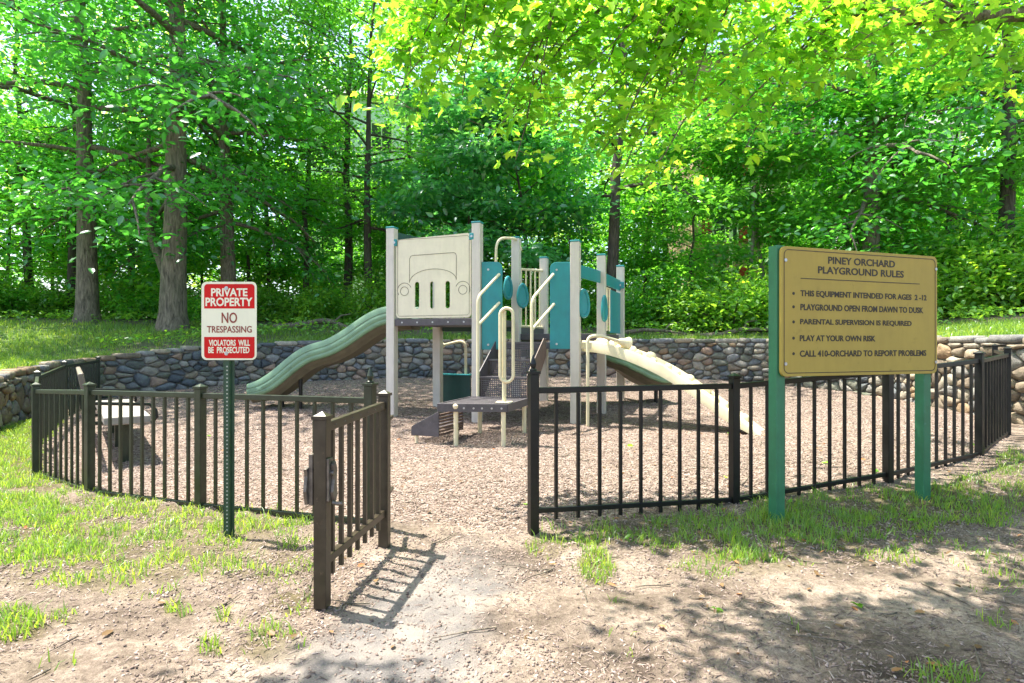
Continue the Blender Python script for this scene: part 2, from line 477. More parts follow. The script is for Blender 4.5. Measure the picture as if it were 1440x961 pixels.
def ground_mat():
    m, nt, b = new_mat('ground_soil')
    co = objco(nt)
    def attr(n): return nd(nt, 'ShaderNodeAttribute', attribute_name=n).outputs['Fac']
    n1 = noise(nt, 1.6, 8, .66, co); n2 = noise(nt, 34, 7, .74, co); n3 = noise(nt, 150, 5, .75, co)
    # bare soil: sandy tan, damp brown patches
    soil = ramp(nt, n1, [(.35, (.095, .073, .056)), (.49, (.255, .203, .16)), (.65, (.42, .342, .273))])
    soil = mixc(nt, .75, soil, ramp(nt, n2, [(.36, (.48, .45, .43)), (.62, (1.18, 1.18, 1.18))]), 'MULTIPLY')
    soil = mixc(nt, .7, soil, ramp(nt, n3, [(.36, (.42, .40, .38)), (.58, (1.12, 1.12, 1.12))]), 'MULTIPLY')
    # thatch under the grass
    th = ramp(nt, n2, [(.3, (.045, .045, .02)), (.55, (.13, .105, .055)), (.75, (.27, .22, .14))])
    # wood chips: stretched cells in two directions
    def chips(sc, rot):
        sc = sc * 1.35
        mp = nd(nt, 'ShaderNodeMapping'); mp.inputs['Scale'].default_value = (sc, sc * 2.7, sc)
        mp.inputs['Rotation'].default_value = (0, 0, rot)
        w = nd(nt, 'ShaderNodeVectorMath', operation='ADD')
        nn = nd(nt, 'ShaderNodeTexNoise'); nn.inputs['Scale'].default_value = 7
        nt.links.new(co, nn.inputs['Vector'])
        s_ = nd(nt, 'ShaderNodeVectorMath', operation='SCALE'); s_.inputs['Scale'].default_value = .12
        nt.links.new(nn.outputs['Color'], s_.inputs[0])
        nt.links.new(co, w.inputs[0]); nt.links.new(s_.outputs[0], w.inputs[1])
        nt.links.new(w.outputs[0], mp.inputs[0])
        v = nd(nt, 'ShaderNodeTexVoronoi'); v.inputs['Scale'].default_value = 1.0
        nt.links.new(mp.outputs[0], v.inputs['Vector'])
        sp = nd(nt, 'ShaderNodeSeparateColor'); nt.links.new(v.outputs['Color'], sp.inputs[0])
        return sp.outputs[0], v.outputs['Distance']
    r1, d1 = chips(22, .5); r2, d2 = chips(24, 2.1)
    pick = ramp(nt, noise(nt, 14, 2, .5, co), [(.48, (0, 0, 0)), (.52, (1, 1, 1))])
    rr = mixc(nt, pick, r1, r2); dd = mixc(nt, pick, d1, d2)
    chip = ramp(nt, rr, [(0.0, (.09, .063, .047)), (.25, (.215, .157, .122)), (.6, (.325, .255, .21)), (1.0, (.49, .415, .36))])
    chip = mixc(nt, .8, chip, ramp(nt, dd, [(.15, (1.05, 1.05, 1.05)), (.75, (.42, .38, .36))]), 'MULTIPLY')
    chip = mixc(nt, .5, chip, ramp(nt, n1, [(.35, (.72, .70, .70)), (.65, (1.1, 1.08, 1.06))]), 'MULTIPLY')
    # asphalt of the path, worn and dusted with sand
    asp = ramp(nt, n3, [(.3, (.10, .092, .088)), (.55, (.185, .168, .158)), (.75, (.33, .30, .275))])
    dust = ramp(nt, noise(nt, 3.2, 6, .65, co), [(.42, (0, 0, 0)), (.68, (.75, .75, .75))])
    asp = mixc(nt, dust, asp, (.36, .31, .265))
    c = mixc(nt, attr('thatch'), soil, th)
    c = mixc(nt, attr('mulch'), c, chip)
    c = mixc(nt, attr('path'), c, asp)
    nt.links.new(c, b.inputs['Base Color'])
    b.inputs['Roughness'].default_value = .95
    b.inputs['Specular IOR Level'].default_value = .15
    hm = mixc(nt, attr('mulch'), n2, rr)
    hm = mixc(nt, .35, hm, n3)
    bump(nt, b, hm, .75, .03)
    return m
M['ground'] = ground_mat()

def forest_mat():
    m, nt, b = new_mat('forest_floor')
    co = objco(nt)
    n1 = noise(nt, 1.1, 5, .6, co); n2 = noise(nt, 16, 5, .7, co)
    lawn = nd(nt, 'ShaderNodeAttribute', attribute_name='lawn').outputs['Fac']
    c = ramp(nt, n2, [(.3, (.08, .065, .045)), (.6, (.19, .155, .11)), (.8, (.30, .25, .18))])
    g = ramp(nt, n2, [(.3, (.05, .09, .018)), (.6, (.09, .15, .03)), (.8, (.19, .19, .07))])
    c = mixc(nt, lawn, c, g)
    nt.links.new(c, b.inputs['Base Color']); b.inputs['Roughness'].default_value = .95
    bump(nt, b, n2, .8, .04)
    return m
M['forest'] = forest_mat()

# ------------------------------------------------------------------ ground sheet (soil, path, wood-chip bed in one grid)
def grid_lines(a, b, step, far):
    mid = np.arange(a, b + 1e-6, step)
    n = 34
    g = step * np.cumsum(1.27 ** np.arange(1, n))
    g = g[g < far]; g = np.append(g, far)
    return np.concatenate(((a - g)[::-1], mid, mid[-1] + g))
xs = grid_lines(-9.0, 8.2, .044, 240)
_y1, _y2 = grid_lines(.6, 4.8, .026, 240), grid_lines(.6, 14.6, .055, 240)
ys = np.concatenate((_y1[_y1 < 4.8], _y2[_y2 >= 4.82]))
GX, GY = np.meshgrid(xs, ys, indexing='ij')

poly = FL[::-1] + FR + [(CX + math.cos(t) * wall_r(t), CY + math.sin(t) * wall_r(t))
                        for t in np.linspace(float(theta(*FR[-1])), float(theta(*FL[-1])), 40)]
def sdist(poly, x, y):
    """signed distance to polygon, positive inside"""
    P = np.array(poly); Q = np.roll(P, -1, 0)
    d = np.full(x.shape, 1e9); ins = np.zeros(x.shape, bool)
    for (ax, ay), (bx, by) in zip(P, Q):
        ex, ey = bx - ax, by - ay
        t = np.clip(((x - ax) * ex + (y - ay) * ey) / (ex * ex + ey * ey + 1e-12), 0, 1)
        d = np.minimum(d, np.hypot(x - ax - t * ex, y - ay - t * ey))
        c = ((ay > y) != (by > y)) & (x < ex * (y - ay) / (ey if abs(ey) > 1e-9 else 1e-9) + ax)
        ins ^= c
    return np.where(ins, d, -d)
PATH = [(-1.7, -9), (-1.15, .8), (-.90, 2.3), (-.74, 3.2), (-.52, 3.95), (-.30, 4.2), (-.08, 4.05), (.0, 3.3), (-.02, 2.4), (.12, .8), (.3, -9)]
def masks(x, y):
    n = fbm(x, y, 2.2, 1); n2 = fbm(x, y, 9, 4, 3)
    sd = sdist(poly, x, y)
    mu = sstep(-.06, .14, sd + (n - .5) * .5 + (n2 - .5) * .25)
    mu = mu * (1 - sstep(-.2, .5, wall_r(theta(x, y)) * 0 + np.hypot(x - CX, y - CY) - wall_r(theta(x, y)) - .4))
    pa = sstep(-.10, .22, sdist(PATH, x, y) + (n - .5) * .35 + (n2 - .5) * .22)
    pa = pa * (1 - .9 * sstep(3.1, 4.2, y + (n - .5) * .9))
    return mu, pa, sd
BLOBS = [(40, 640, 130, 55, 1.0), (30, 585, 70, 40, 1.0), (150, 742, 190, 46, .8), (10, 745, 130, 60, 1.0), (330, 722, 120, 40, .8), (250, 700, 120, 24, .5),
         (420, 745, 70, 40, .45), (240, 780, 150, 32, .55), (60, 800, 120, 30, .5), (250, 855, 20, 13, .9), (410, 850, 34, 18, .9), (385, 912, 48, 26, .85), (296, 915, 18, 12, .8),
         (20, 880, 46, 22, .9), (85, 868, 26, 14, .6), (310, 872, 14, 9, .7), (340, 890, 20, 14, .5), (330, 785, 150, 34, .66), (130, 805, 140, 28, .66), (200, 830, 60, 14, .4), (430, 790, 40, 24, .5), (40, 930, 70, 20, .3),
         (825, 738, 85, 34, .8), (838, 800, 26, 26, 1.0), (930, 752, 62, 24, .75), (1000, 745, 60, 28, .9), (1050, 765, 80, 34, .92),
         (1150, 738, 120, 36, .9), (1290, 716, 150, 32, .88), (1390, 700, 70, 40, .7), (1080, 792, 60, 18, .6), (1420, 650, 26, 16, .9),
         (1005, 795, 60, 16, .5), (1400, 800, 60, 40, .35), (1395, 880, 34, 22, .5), (1330, 950, 60, 18, .6), (1120, 880, 30, 12, .3), (870, 845, 14, 9, .5),
         (1160, 700, 240, 18, .7), (770, 770, 30, 16, .7), (1230, 770, 120, 30, .45), (900, 905, 50, 14, .15)]
def grass_density(x, y):
    z = ground(x, y); yy = np.maximum(y, .3)
    px = 720 + FOC * x / yy; py = HOR + (EYE - z) * FOC / yy
    d = np.zeros(np.shape(x))
    for bx, by, rx, ry, a in BLOBS:
        q = ((px - bx) / rx) ** 2 + ((py - by) / ry) ** 2
        d = np.maximum(d, a * (1 - sstep(.45, 1.7, q)))
    off = ((px < -10) | (px > 1450) | (y < 2.1)).astype(float)
    d = np.maximum(d, off * .75 * sstep(.42, .62, fbm(x, y, .8, 8)))
    return d
mu, pa, sd = masks(GX, GY)
gd = grass_density(GX, GY)
pa_far = pa
th = np.clip(gd * 1.0, 0, 1) * (1 - pa) * (1 - mu) * sstep(.25, .6, fbm(GX, GY, 5, 2) * .6 + gd * .45)
GZ = ground(GX, GY)
near = ((GX > -9.2) & (GX < 8.4) & (GY > .4) & (GY < 14.8)).astype(float)
rel = (fbm(GX, GY, 3.1, 6) - .5) * .05 * (1 - mu) * (1 - .55 * pa) + (fbm(GX, GY, 21, 14, 2) - .5) * .012 * (1 - .8 * pa) * (1 - mu) + (fbm(GX, GY, 12, 9, 2) - .5) * (.026 + .004 * mu) * (1 - .6 * pa) + mu * (.018 + .05 * (fbm(GX, GY, .8, 44) - .5))
GZ = GZ + near * rel - .25 * sstep(0, .6, np.hypot(GX - CX, GY - CY) - wall_r(theta(GX, GY)) - .25) * (GY > 4)
nx, ny = GX.shape
idx = np.arange(nx * ny).reshape(nx, ny)
quads = np.stack([idx[:-1, :-1], idx[1:, :-1], idx[1:, 1:], idx[:-1, 1:]], -1).reshape(-1, 4)
VV = np.stack([GX, GY, GZ], -1).reshape(-1, 3)
fm = (mu.ravel()[quads].mean(1) > .5); fp = (pa.ravel()[quads].mean(1) > .5) & ~fm
def sub_sheet(name, sel):
    q = quads[sel]; u, inv = np.unique(q, return_inverse=True)
    me = np_mesh(name, VV[u], inv.ravel(), np.full(len(q), 4),
                 M['ground'], {'mulch': mu.ravel()[u], 'path': pa.ravel()[u], 'thatch': th.ravel()[u]}, True)
    return tag(link(name, me), kind='structure')
sub_sheet('ground', ~fm & ~fp)
sub_sheet('mulch_bed', fm)
sub_sheet('path', fp)
def surf(x, y):
    """height of the detailed ground"""
    m_, p_, _ = masks(x, y)
    r_ = (fbm(x, y, 3.1, 6) - .5) * .05 * (1 - m_) * (1 - .55 * p_) + (fbm(x, y, 21, 14, 2) - .5) * .012 * (1 - .8 * p_) * (1 - m_) + (fbm(x, y, 12, 9, 2) - .5) * (.026 + .004 * m_) * (1 - .6 * p_) + m_ * (.018 + .05 * (fbm(x, y, .8, 44) - .5))
    return ground(x, y) + r_

# upper terrace behind the wall
nt_, nr_ = 300, 90
tt = np.linspace(GT[0], GT[-1], nt_)
rr = np.concatenate((np.linspace(.06, 12, 60), 12 + np.cumsum(.35 * 1.16 ** np.arange(1, 31))))
TT, RR = np.meshgrid(tt, rr, indexing='ij')
R2 = RR + wall_r(TT)
HX = CX + R2 * np.cos(TT); HY = CY + R2 * np.sin(TT)
HZ = hill(HX, HY) + .07 * (fbm(HX, HY, 1.2, 5) - .5) * sstep(.1, .8, RR)
hpx = 720 + FOC * HX / np.maximum(HY, 1)
def lawn_mask(x, y):
    px = 720 + FOC * x / np.maximum(y, 1); dw = np.hypot(x - CX, y - CY) - wall_r(theta(x, y))
    left = (1 - sstep(15.5, 17.5, y + (fbm(x, y, 1, 4) - .5) * 2)) * (1 - sstep(300, 620, px))
    right = sstep(1280, 1330, px) * (1 - sstep(2.2, 3.6, dw))
    mid = (1 - sstep(.8, 1.6, dw)) * .8
    worn = sstep(110, 190, px) * (1 - sstep(330, 460, px)) * sstep(.2, .45, dw) * (1 - sstep(.9, 1.7, dw + (fbm(x, y, 2, 7) - .5)))
    return np.clip(np.maximum(np.maximum(left, right), mid) * (1 - .9 * worn), 0, 1)
idx = np.arange(HX.size).reshape(HX.shape)
hq = np.stack([idx[:-1, :-1], idx[:-1, 1:], idx[1:, 1:], idx[1:, :-1]], -1).reshape(-1, 4)[:, ::-1]
me = np_mesh('hillside', np.stack([HX, HY, HZ], -1).reshape(-1, 3), hq.ravel(), np.full(len(hq), 4), M['forest'],
             {'lawn': lawn_mask(HX, HY).ravel()}, True)
tag(link('hillside', me), kind='structure')

# ------------------------------------------------------------------ fieldstone retaining wall
def clip_poly(P, a, b, c):
    """keep a*x + b*y <= c"""
    out = []
    for i in range(len(P)):
        p, q = P[i], P[(i + 1) % len(P)]
        dp, dq = a * p[0] + b * p[1] - c, a * q[0] + b * q[1] - c
        if dp <= 0: out.append(p)
        if dp * dq < 0:
            t = dp / (dp - dq); out.append((p[0] + t * (q[0] - p[0]), p[1] + t * (q[1] - p[1])))
    return out
# arc length along the wall, running left to right (theta falling)
wth = GT[::-1]; wx = CX + GR[::-1] * np.cos(wth); wy = CY + GR[::-1] * np.sin(wth)
ws = np.concatenate(([0], np.cumsum(np.hypot(np.diff(wx), np.diff(wy)))))
wtop = GTOP[::-1]; wbase = ground(wx, wy)
def wall_pt(s, z, d):
    t = np.interp(s, ws, wth); r = np.interp(s, ws, GR[::-1])
    return (CX + (r - d) * math.cos(t), CY + (r - d) * math.sin(t), z)
def build_wall():
    rg = random.Random(3)
    seeds = []
    z = -.10
    row = 0
    while z < 1.55:
        h = rg.uniform(.085, .17)
        s = rg.uniform(0, .3)
        while s < ws[-1]:
            px = 720 + FOC * np.interp(s, ws, wx) / np.interp(s, ws, wy)
            big = 1.35 if (px > 1290 or px < 60) else 1.0
            w = rg.uniform(.12, .33) * big
            b_, t_ = np.interp(s, ws, wbase), np.interp(s, ws, wtop)
            if b_ - .2 < z + h / 2 < t_ + .0 and rg.random() > .16 + .2 * (big > 1):
                seeds.append((s + w / 2, z + h / 2 + rg.uniform(-.055, .055), h, w))
            s += w
        z += h; row += 1
    A = .62
    S = np.array([(a * A, b) for a, b, _, _ in seeds])
    mb = MB(); cols = []
    cool = [(.165, .18, .19), (.23, .235, .235), (.32, .30, .26), (.20, .205, .16), (.36, .32, .26), (.10, .115, .125), (.27, .235, .18), (.36, .25, .18), (.13, .135, .12)]
    warm = [(.33, .27, .195), (.31, .22, .135), (.27, .26, .24), (.34, .30, .24), (.23, .185, .135), (.19, .19, .19)]
    for i, (sx, sz, h, w) in enumerate(seeds):
        b_, t_ = float(np.interp(sx, ws, wbase)), float(np.interp(sx, ws, wtop))
        lo, hi = b_ - .12, t_ - .085
        if hi - lo < .05: continue
        P = [((sx - .5) * A, lo), ((sx + .5) * A, lo), ((sx + .5) * A, hi), ((sx - .5) * A, hi)]
        d2 = ((S - S[i]) ** 2).sum(1)
        for j in np.argsort(d2)[1:22]:
            if d2[j] > .5: break
            a, b = S[j] - S[i]
            m = (S[j] + S[i]) / 2
            P = clip_poly(P, a, b, a * m[0] + b * m[1])
            if len(P) < 3: break
        if len(P) < 3: continue
        P = [(p[0] / A, p[1]) for p in P]
        for _ in range(1 if rg.random() < .75 else 2):     # round the corners
            P = [q for k in range(len(P)) for q in ((P[k][0] * .78 + P[(k + 1) % len(P)][0] * .22, P[k][1] * .78 + P[(k + 1) % len(P)][1] * .22),
                                                    (P[k][0] * .22 + P[(k + 1) % len(P)][0] * .78, P[k][1] * .22 + P[(k + 1) % len(P)][1] * .78))]
        cx = sum(p[0] for p in P) / len(P); cz = sum(p[1] for p in P) / len(P)
        size = max(max(p[0] for p in P) - min(p[0] for p in P), .05)
        g = .006
        shr = lambda k: [(cx + (p[0] - cx) * k, cz + (p[1] - cz) * k) for p in P]
        k0 = max(.5, 1 - 2 * g / max(.06, min(size, max(p[1] for p in P) - min(p[1] for p in P))))
        dep = rg.uniform(.035, .085) * (1.2 if size > .35 else 1)
        tx, tz = rg.uniform(-.09, .09), rg.uniform(-.12, .12)
        rings = []
        for k, d in ((k0, -.05), (k0, .012), (k0 * .93, dep * .62), (k0 * .72, dep * .93)):
            rings.append([wall_pt(p[0], p[1], d + ((p[0] - cx) * tx + (p[1] - cz) * tz + rg.uniform(-.012, .012)) * (d > 0)) for p in shr(k)])
        vs = [v for r in rings for v in r] + [wall_pt(cx, cz, dep + .004)]
        n = len(P); fs = []
        for q in range(3):
            for k in range(n):
                l = (k + 1) % n
                fs.append((q * n + k, q * n + l, (q + 1) * n + l, (q + 1) * n + k))
        for k in range(n): fs.append((3 * n + k, 3 * n + (k + 1) % n, 4 * n))
        px = 720 + FOC * np.interp(cx, ws, wx) / np.interp(cx, ws, wy)
        pal = warm if (px > 1270 or px < 62 or np.interp(cx, ws, wy) < 8) else cool
        if pal is cool and rg.random() < .16: pal = warm
        c = rg.choice(pal); v = rg.uniform(.8, 1.2)
        mb.add(vs, [f[::-1] for f in fs]); cols += [(c[0] * v, c[1] * v, c[2] * v, 1)] * len(vs)
    # coping stones laid flat along the top
    s = 0.0
    while s < ws[-1] - .2:
        L = rg.uniform(.24, .58); t_ = float(np.interp(s + L / 2, ws, wtop)); h = rg.uniform(.085, .125)
        if t_ - float(np.interp(s, ws, wbase)) > .14:
            prof = [(.03, 0), (0, h * .3), (.005, h * .75), (.04, h), (L - .05, h), (L - .01, h * .7), (L - .008, h * .3), (L - .04, 0)]
            prof = [(a, b + rg.uniform(-.008, .008)) for a, b in prof]
            z0 = t_ - .088 + rg.uniform(-.01, .012); n = len(prof)
            dd = [(-.33, .92), (-.30, 1.0), (.02, 1.0), (.05, .86)]
            off = rg.uniform(-.02, .03)
            vs = [wall_pt(s + L / 2 + (a - L / 2) * k, z0 + h / 2 + (b - h / 2) * k, d + off + rg.uniform(-.008, .008)) for d, k in dd for a, b in prof]
            fs = [tuple(range(n)), tuple(range(3 * n, 4 * n))[::-1]]
            for q in range(3):
                for k in range(n):
                    l = (k + 1) % n
                    fs.append((q * n + k, (q + 1) * n + k, (q + 1) * n + l, q * n + l))
            px = 720 + FOC * np.interp(s, ws, wx) / np.interp(s, ws, wy)
            c = rg.choice(warm if px > 1250 or px < 240 or rg.random() < .25 else cool); v = rg.uniform(.9, 1.25)
            mb.add(vs, [f[::-1] for f in fs]); cols += [(c[0] * v, c[1] * v, c[2] * v, 1)] * len(vs)
        s += L + .012
    o = mb.build('stone_wall', M['stone'], smooth=False)
    a = o.data.attributes.new('col', 'FLOAT_COLOR', 'POINT')
    a.data.foreach_set('color', np.array(cols, dtype=np.float32).ravel())
    o.data.polygons.foreach_set('use_smooth', [True] * len(o.data.polygons))
    import bmesh
    bm = bmesh.new(); bm.from_mesh(o.data); bmesh.ops.recalc_face_normals(bm, faces=bm.faces); bm.to_mesh(o.data); bm.free()
    core = MB(); vs = []
    N = 300
    for s in np.linspace(0, ws[-1], N):
        b_, t_ = float(np.interp(s, ws, wbase)), float(np.interp(s, ws, wtop))
        t2 = max(b_ - .1, t_ - .07)
        vs += [wall_pt(s, b_ - .4, -.005), wall_pt(s, t2, -.005), wall_pt(s, t2, -.34), wall_pt(s, b_ - .4, -.34)]
    fs = [(4 * i + k, 4 * i + k + 1, 4 * i + 5 + k, 4 * i + 4 + k) for i in range(N - 1) for k in range(3)] + [(0, 1, 2, 3), (4 * N - 4, 4 * N - 1, 4 * N - 2, 4 * N - 3)]
    core.add(vs, fs)
    core.build('wall_core', M['mortar'], o)
    return tag(o, 'long curved retaining wall of rounded grey and tan fieldstones behind the playground', 'stone wall')
build_wall()

# ------------------------------------------------------------------ fences and gate
def fence(name, pts, tops, bots, post_h, post_w, m, finials, label, stub, gaps):
    root = empty(name, (pts[0][0], pts[0][1], gz(*pts[0])), label, 'fence')
    for i, (x, y) in enumerate(pts):
        a = Vector((*pts[max(0, i - 1)], 0)); b = Vector((*pts[min(len(pts) - 1, i + 1)], 0)); d = unit(b - a)
        g = gz(x, y); t = tops[i] + post_h
        if i in finials: t += .05
        p = MB().beam((x, y, g - .2), (x, y, t), post_w, post_w, d).build('post', m, root, bevel=.004)
        c = MB().box((x, y, t + .009), (post_w + .016, post_w + .016, .018), d)
        if i in finials:
            c.lathe((x, y, t + .018), [(.026, 0), (.026, .012), (.014, .02), (.020, .034), (.022, .05), (.012, .085), (.002, .115)])
        else:
            w = (post_w + .004) / 2
            e = Vector((-d.y, d.x, 0)); o = Vector((x, y, t + .018))
            c.add([o + d * w * i_ + e * w * j_ for i_, j_ in ((-1, -1), (1, -1), (1, 1), (-1, 1))] + [o + Vector((0, 0, .022))],
                  [(0, 1, 4), (1, 2, 4), (2, 3, 4), (3, 0, 4), (3, 2, 1, 0)])
        c.build('post_cap', m, p, bevel=.002)
    for i in range(len(pts) - 1):
        a = Vector((*pts[i], 0)); b = Vector((*pts[i + 1], 0)); d = unit(b - a); L = (b - a).length
        a2, b2 = a + d * (post_w / 2 + .002), b - d * (post_w / 2 + .002)
        up = Vector((0, 0, 1))
        MB().beam(a2 + up * (tops[i] - .02), b2 + up * (tops[i + 1] - .02), .034, .042).build('top_rail', m, root, bevel=.004)
        MB().beam(a2 + up * (bots[i] - .02), b2 + up * (bots[i + 1] - .02), .030, .036).build('bottom_rail', m, root, bevel=.004)
        n = gaps[i]
        for k in range(1, n):
            p = a + d * (L * k / n); f = k / n
            zt = tops[i] * (1 - f) + tops[i + 1] * f; zb = bots[i] * (1 - f) + bots[i + 1] * f
            MB().beam(p + up * (zb - (stub if stub else .036)), p + up * (zt - .043), .021, .021, d).build('baluster', m, root)
    return root
fence('metal_fence', FL, [.89, .88, .865, .81, .89, .95, .98], [.05, .015, .0, -.02, .02, .12, .2], .035, .064, M['fence_olive'], (0,),
      'olive black metal picket fence left of the gate, bending back past the bench', 0, [10, 10, 10, 8, 16, 16])
fence('metal_fence', FR, [.965, .955, 1.05, 1.126, 1.165, 1.2], [.14, .06, .17, .225, .27, .34], .045, .064, M['fence'], (0,),
      'black metal picket fence right of the gate, running behind the gold rules sign', .085, [10, 10, 10, 10, 10])

def gate():
    p0, p1 = Vector((-.90, 2.80, 0)), Vector((-.80, 3.70, 0))
    d = unit(p1 - p0); up = Vector((0, 0, 1)); e = Vector((d.y, -d.x, 0))
    root = empty('gate', p1, 'bronze metal picket gate standing open toward the viewer beside the path', 'gate')
    for p, tz in ((p0, .905), (p1, .94)):
        s = MB().beam(p + up * (.012 if p is p0 else -.02), p + up * tz, .062, .062, d).build('stile', M['gate'], root, bevel=.004)
        c = MB().box(p + up * (tz + .008), (.076, .076, .016), d)
        o = p + up * (tz + .016); w = .031
        c.add([o + d * w * i + e * w * j for i, j in ((-1, -1), (1, -1), (1, 1), (-1, 1))] + [o + up * .02], [(0, 1, 4), (1, 2, 4), (2, 3, 4), (3, 0, 4), (3, 2, 1, 0)])
        c.build('stile_cap', M['gate'], s)
    a, b = p0 + d * .033, p1 - d * .033
    r1 = MB().beam(a + up * .862, b + up * .882, .036, .046).build('top_rail', M['gate'], root, bevel=.004)
    r2 = MB().beam(a + up * .222, b + up * .21, .034, .042).build('bottom_rail', M['gate'], root, bevel=.004)
    bl = MB()
    for k in range(1, 8):
        f = k / 8; p = p0.lerp(p1, f)
        q = p0.lerp(p1, f) + e * .0185
        bl.lathe(q + up * (.862 + .02 * f - .002), [(.006, 0), (.004, .004)], 8)
        MB().beam(p + up * .13, p + up * (.838 + .02 * f), .021, .021, d).build('baluster', M['gate'], root)
    bl.build('screw_heads', M['rust'], r1)
    # latch: striker plate, two flaps and a fork
    l = MB()
    c = p0 + up * .62
    l.box(c + e * .037, (.05, .012, .20), d).box(c - e * .045 - d * .012, (.035, .02, .24), d)
    l.prism([(-.085, -.02), (-.02, -.035), (.05, -.022), (.085, -.03), (.09, .005), (.02, .018), (-.03, .012), (-.08, .022)], c - e * .062 - d * .02 - up * .03, up, d, .016)
    l.prism([(-.12, -.008), (-.06, -.03), (.0, -.016), (.07, -.024), (.085, .0), (.045, .018), (-.02, .012), (-.08, .022)], c + e * .052 + d * .018, up, d, .016)
    l.tube([c - e * .06 + up * .03, c + e * .06 + up * .03], .013, 10)
    l.tube([c + e * .05 - up * .11, c + e * .075 - up * .115, c + e * .10 - up * .112], .010, 8)
    l.tube([c - e * .072 + up * .02 + d * .02, c - e * .085 - up * .03, c - e * .08 - up * .10], .009, 8)
    l.build('latch', M['rust'], root, bevel=.002)
    for z in (.30, .78):
        h = MB(); q = p1 + d * .045 + up * z
        h.tube([q - up * .04, q + up * .04], .016, 10).beam(q, q + d * .19 + Vector((-.03, .02, 0)), .022, .022)
        h.build('hinge', M['gate'], root)
gate()

# ------------------------------------------------------------------ signs
def text_mesh(body, o, ax, ay, x0, x1, y0, y1, mat, name, parent, bold=.02, depth=.0016):
    """letters stretched to the rectangle x0..x1, y0..y1 of the plane (o, ax, ay)"""
    cu = bpy.data.curves.new('letters', 'FONT')
    cu.body = body; cu.size = 1; cu.offset = bold; cu.resolution_u = 3; cu.extrude = .5
    t = bpy.data.objects.new('letters', cu); COL.objects.link(t)
    dg = bpy.context.evaluated_depsgraph_get()
    me = bpy.data.meshes.new_from_object(t.evaluated_get(dg))
    bpy.data.objects.remove(t); bpy.data.curves.remove(cu)
    n = len(me.vertices); co = np.empty(n * 3, np.float32); me.vertices.foreach_get('co', co); co = co.reshape(-1, 3)
    lo, hi = co.min(0), co.max(0)
    co = (co - lo) / np.maximum(hi - lo, 1e-6)
    ax, ay = np.array(unit(ax)), np.array(unit(ay)); nz = np.cross(ax, ay)
    P = np.array(o)[None] + (x0 + co[:, :1] * (x1 - x0)) * ax + (y0 + co[:, 1:2] * (y1 - y0)) * ay + co[:, 2:] * depth * nz
    P -= np.array(base_of(parent))[None]
    me.vertices.foreach_set('co', P.astype(np.float32).ravel()); me.update()
    me.materials.clear(); me.materials.append(mat); me.name = name
    return link(name, me, parent)
def rrect(x0, y0, x1, y1, r, n=6):
    out = []
    for cx, cy, a in ((x1 - r, y1 - r, 0), (x0 + r, y1 - r, 90), (x0 + r, y0 + r, 180), (x1 - r, y0 + r, 270)):
        out += [(cx + r * math.cos(math.radians(a + 90 * k / n)), cy + r * math.sin(math.radians(a + 90 * k / n))) for k in range(n + 1)]
    return out
def outline(poly, w, o, ax, ay, h=.0014):
    o, ax, ay = Vector(o), unit(ax), unit(ay); nz = ax.cross(ay)
    n = len(poly); cx = sum(p[0] for p in poly) / n; cy = sum(p[1] for p in poly) / n
    vs = []
    for s in (0, 1):
        for i, (a, b) in enumerate(poly):
            p, q = poly[i - 1], poly[(i + 1) % n]
            t = Vector((q[0] - p[0], q[1] - p[1])).normalized()
            a2, b2 = a - t.y * w * s, b + t.x * w * s
            vs += [o + ax * a2 + ay * b2, o + ax * a2 + ay * b2 + nz * h]
    m = 2 * n; fs = []
    for i in range(n):
        j = (i + 1) % n
        fs += [(2 * i + 1, 2 * j + 1, m + 2 * j + 1, m + 2 * i + 1), (2 * i, 2 * j, 2 * j + 1, 2 * i + 1), (m + 2 * i + 1, m + 2 * j + 1, m + 2 * j, m + 2 * i)]
    return MB().add(vs, fs)

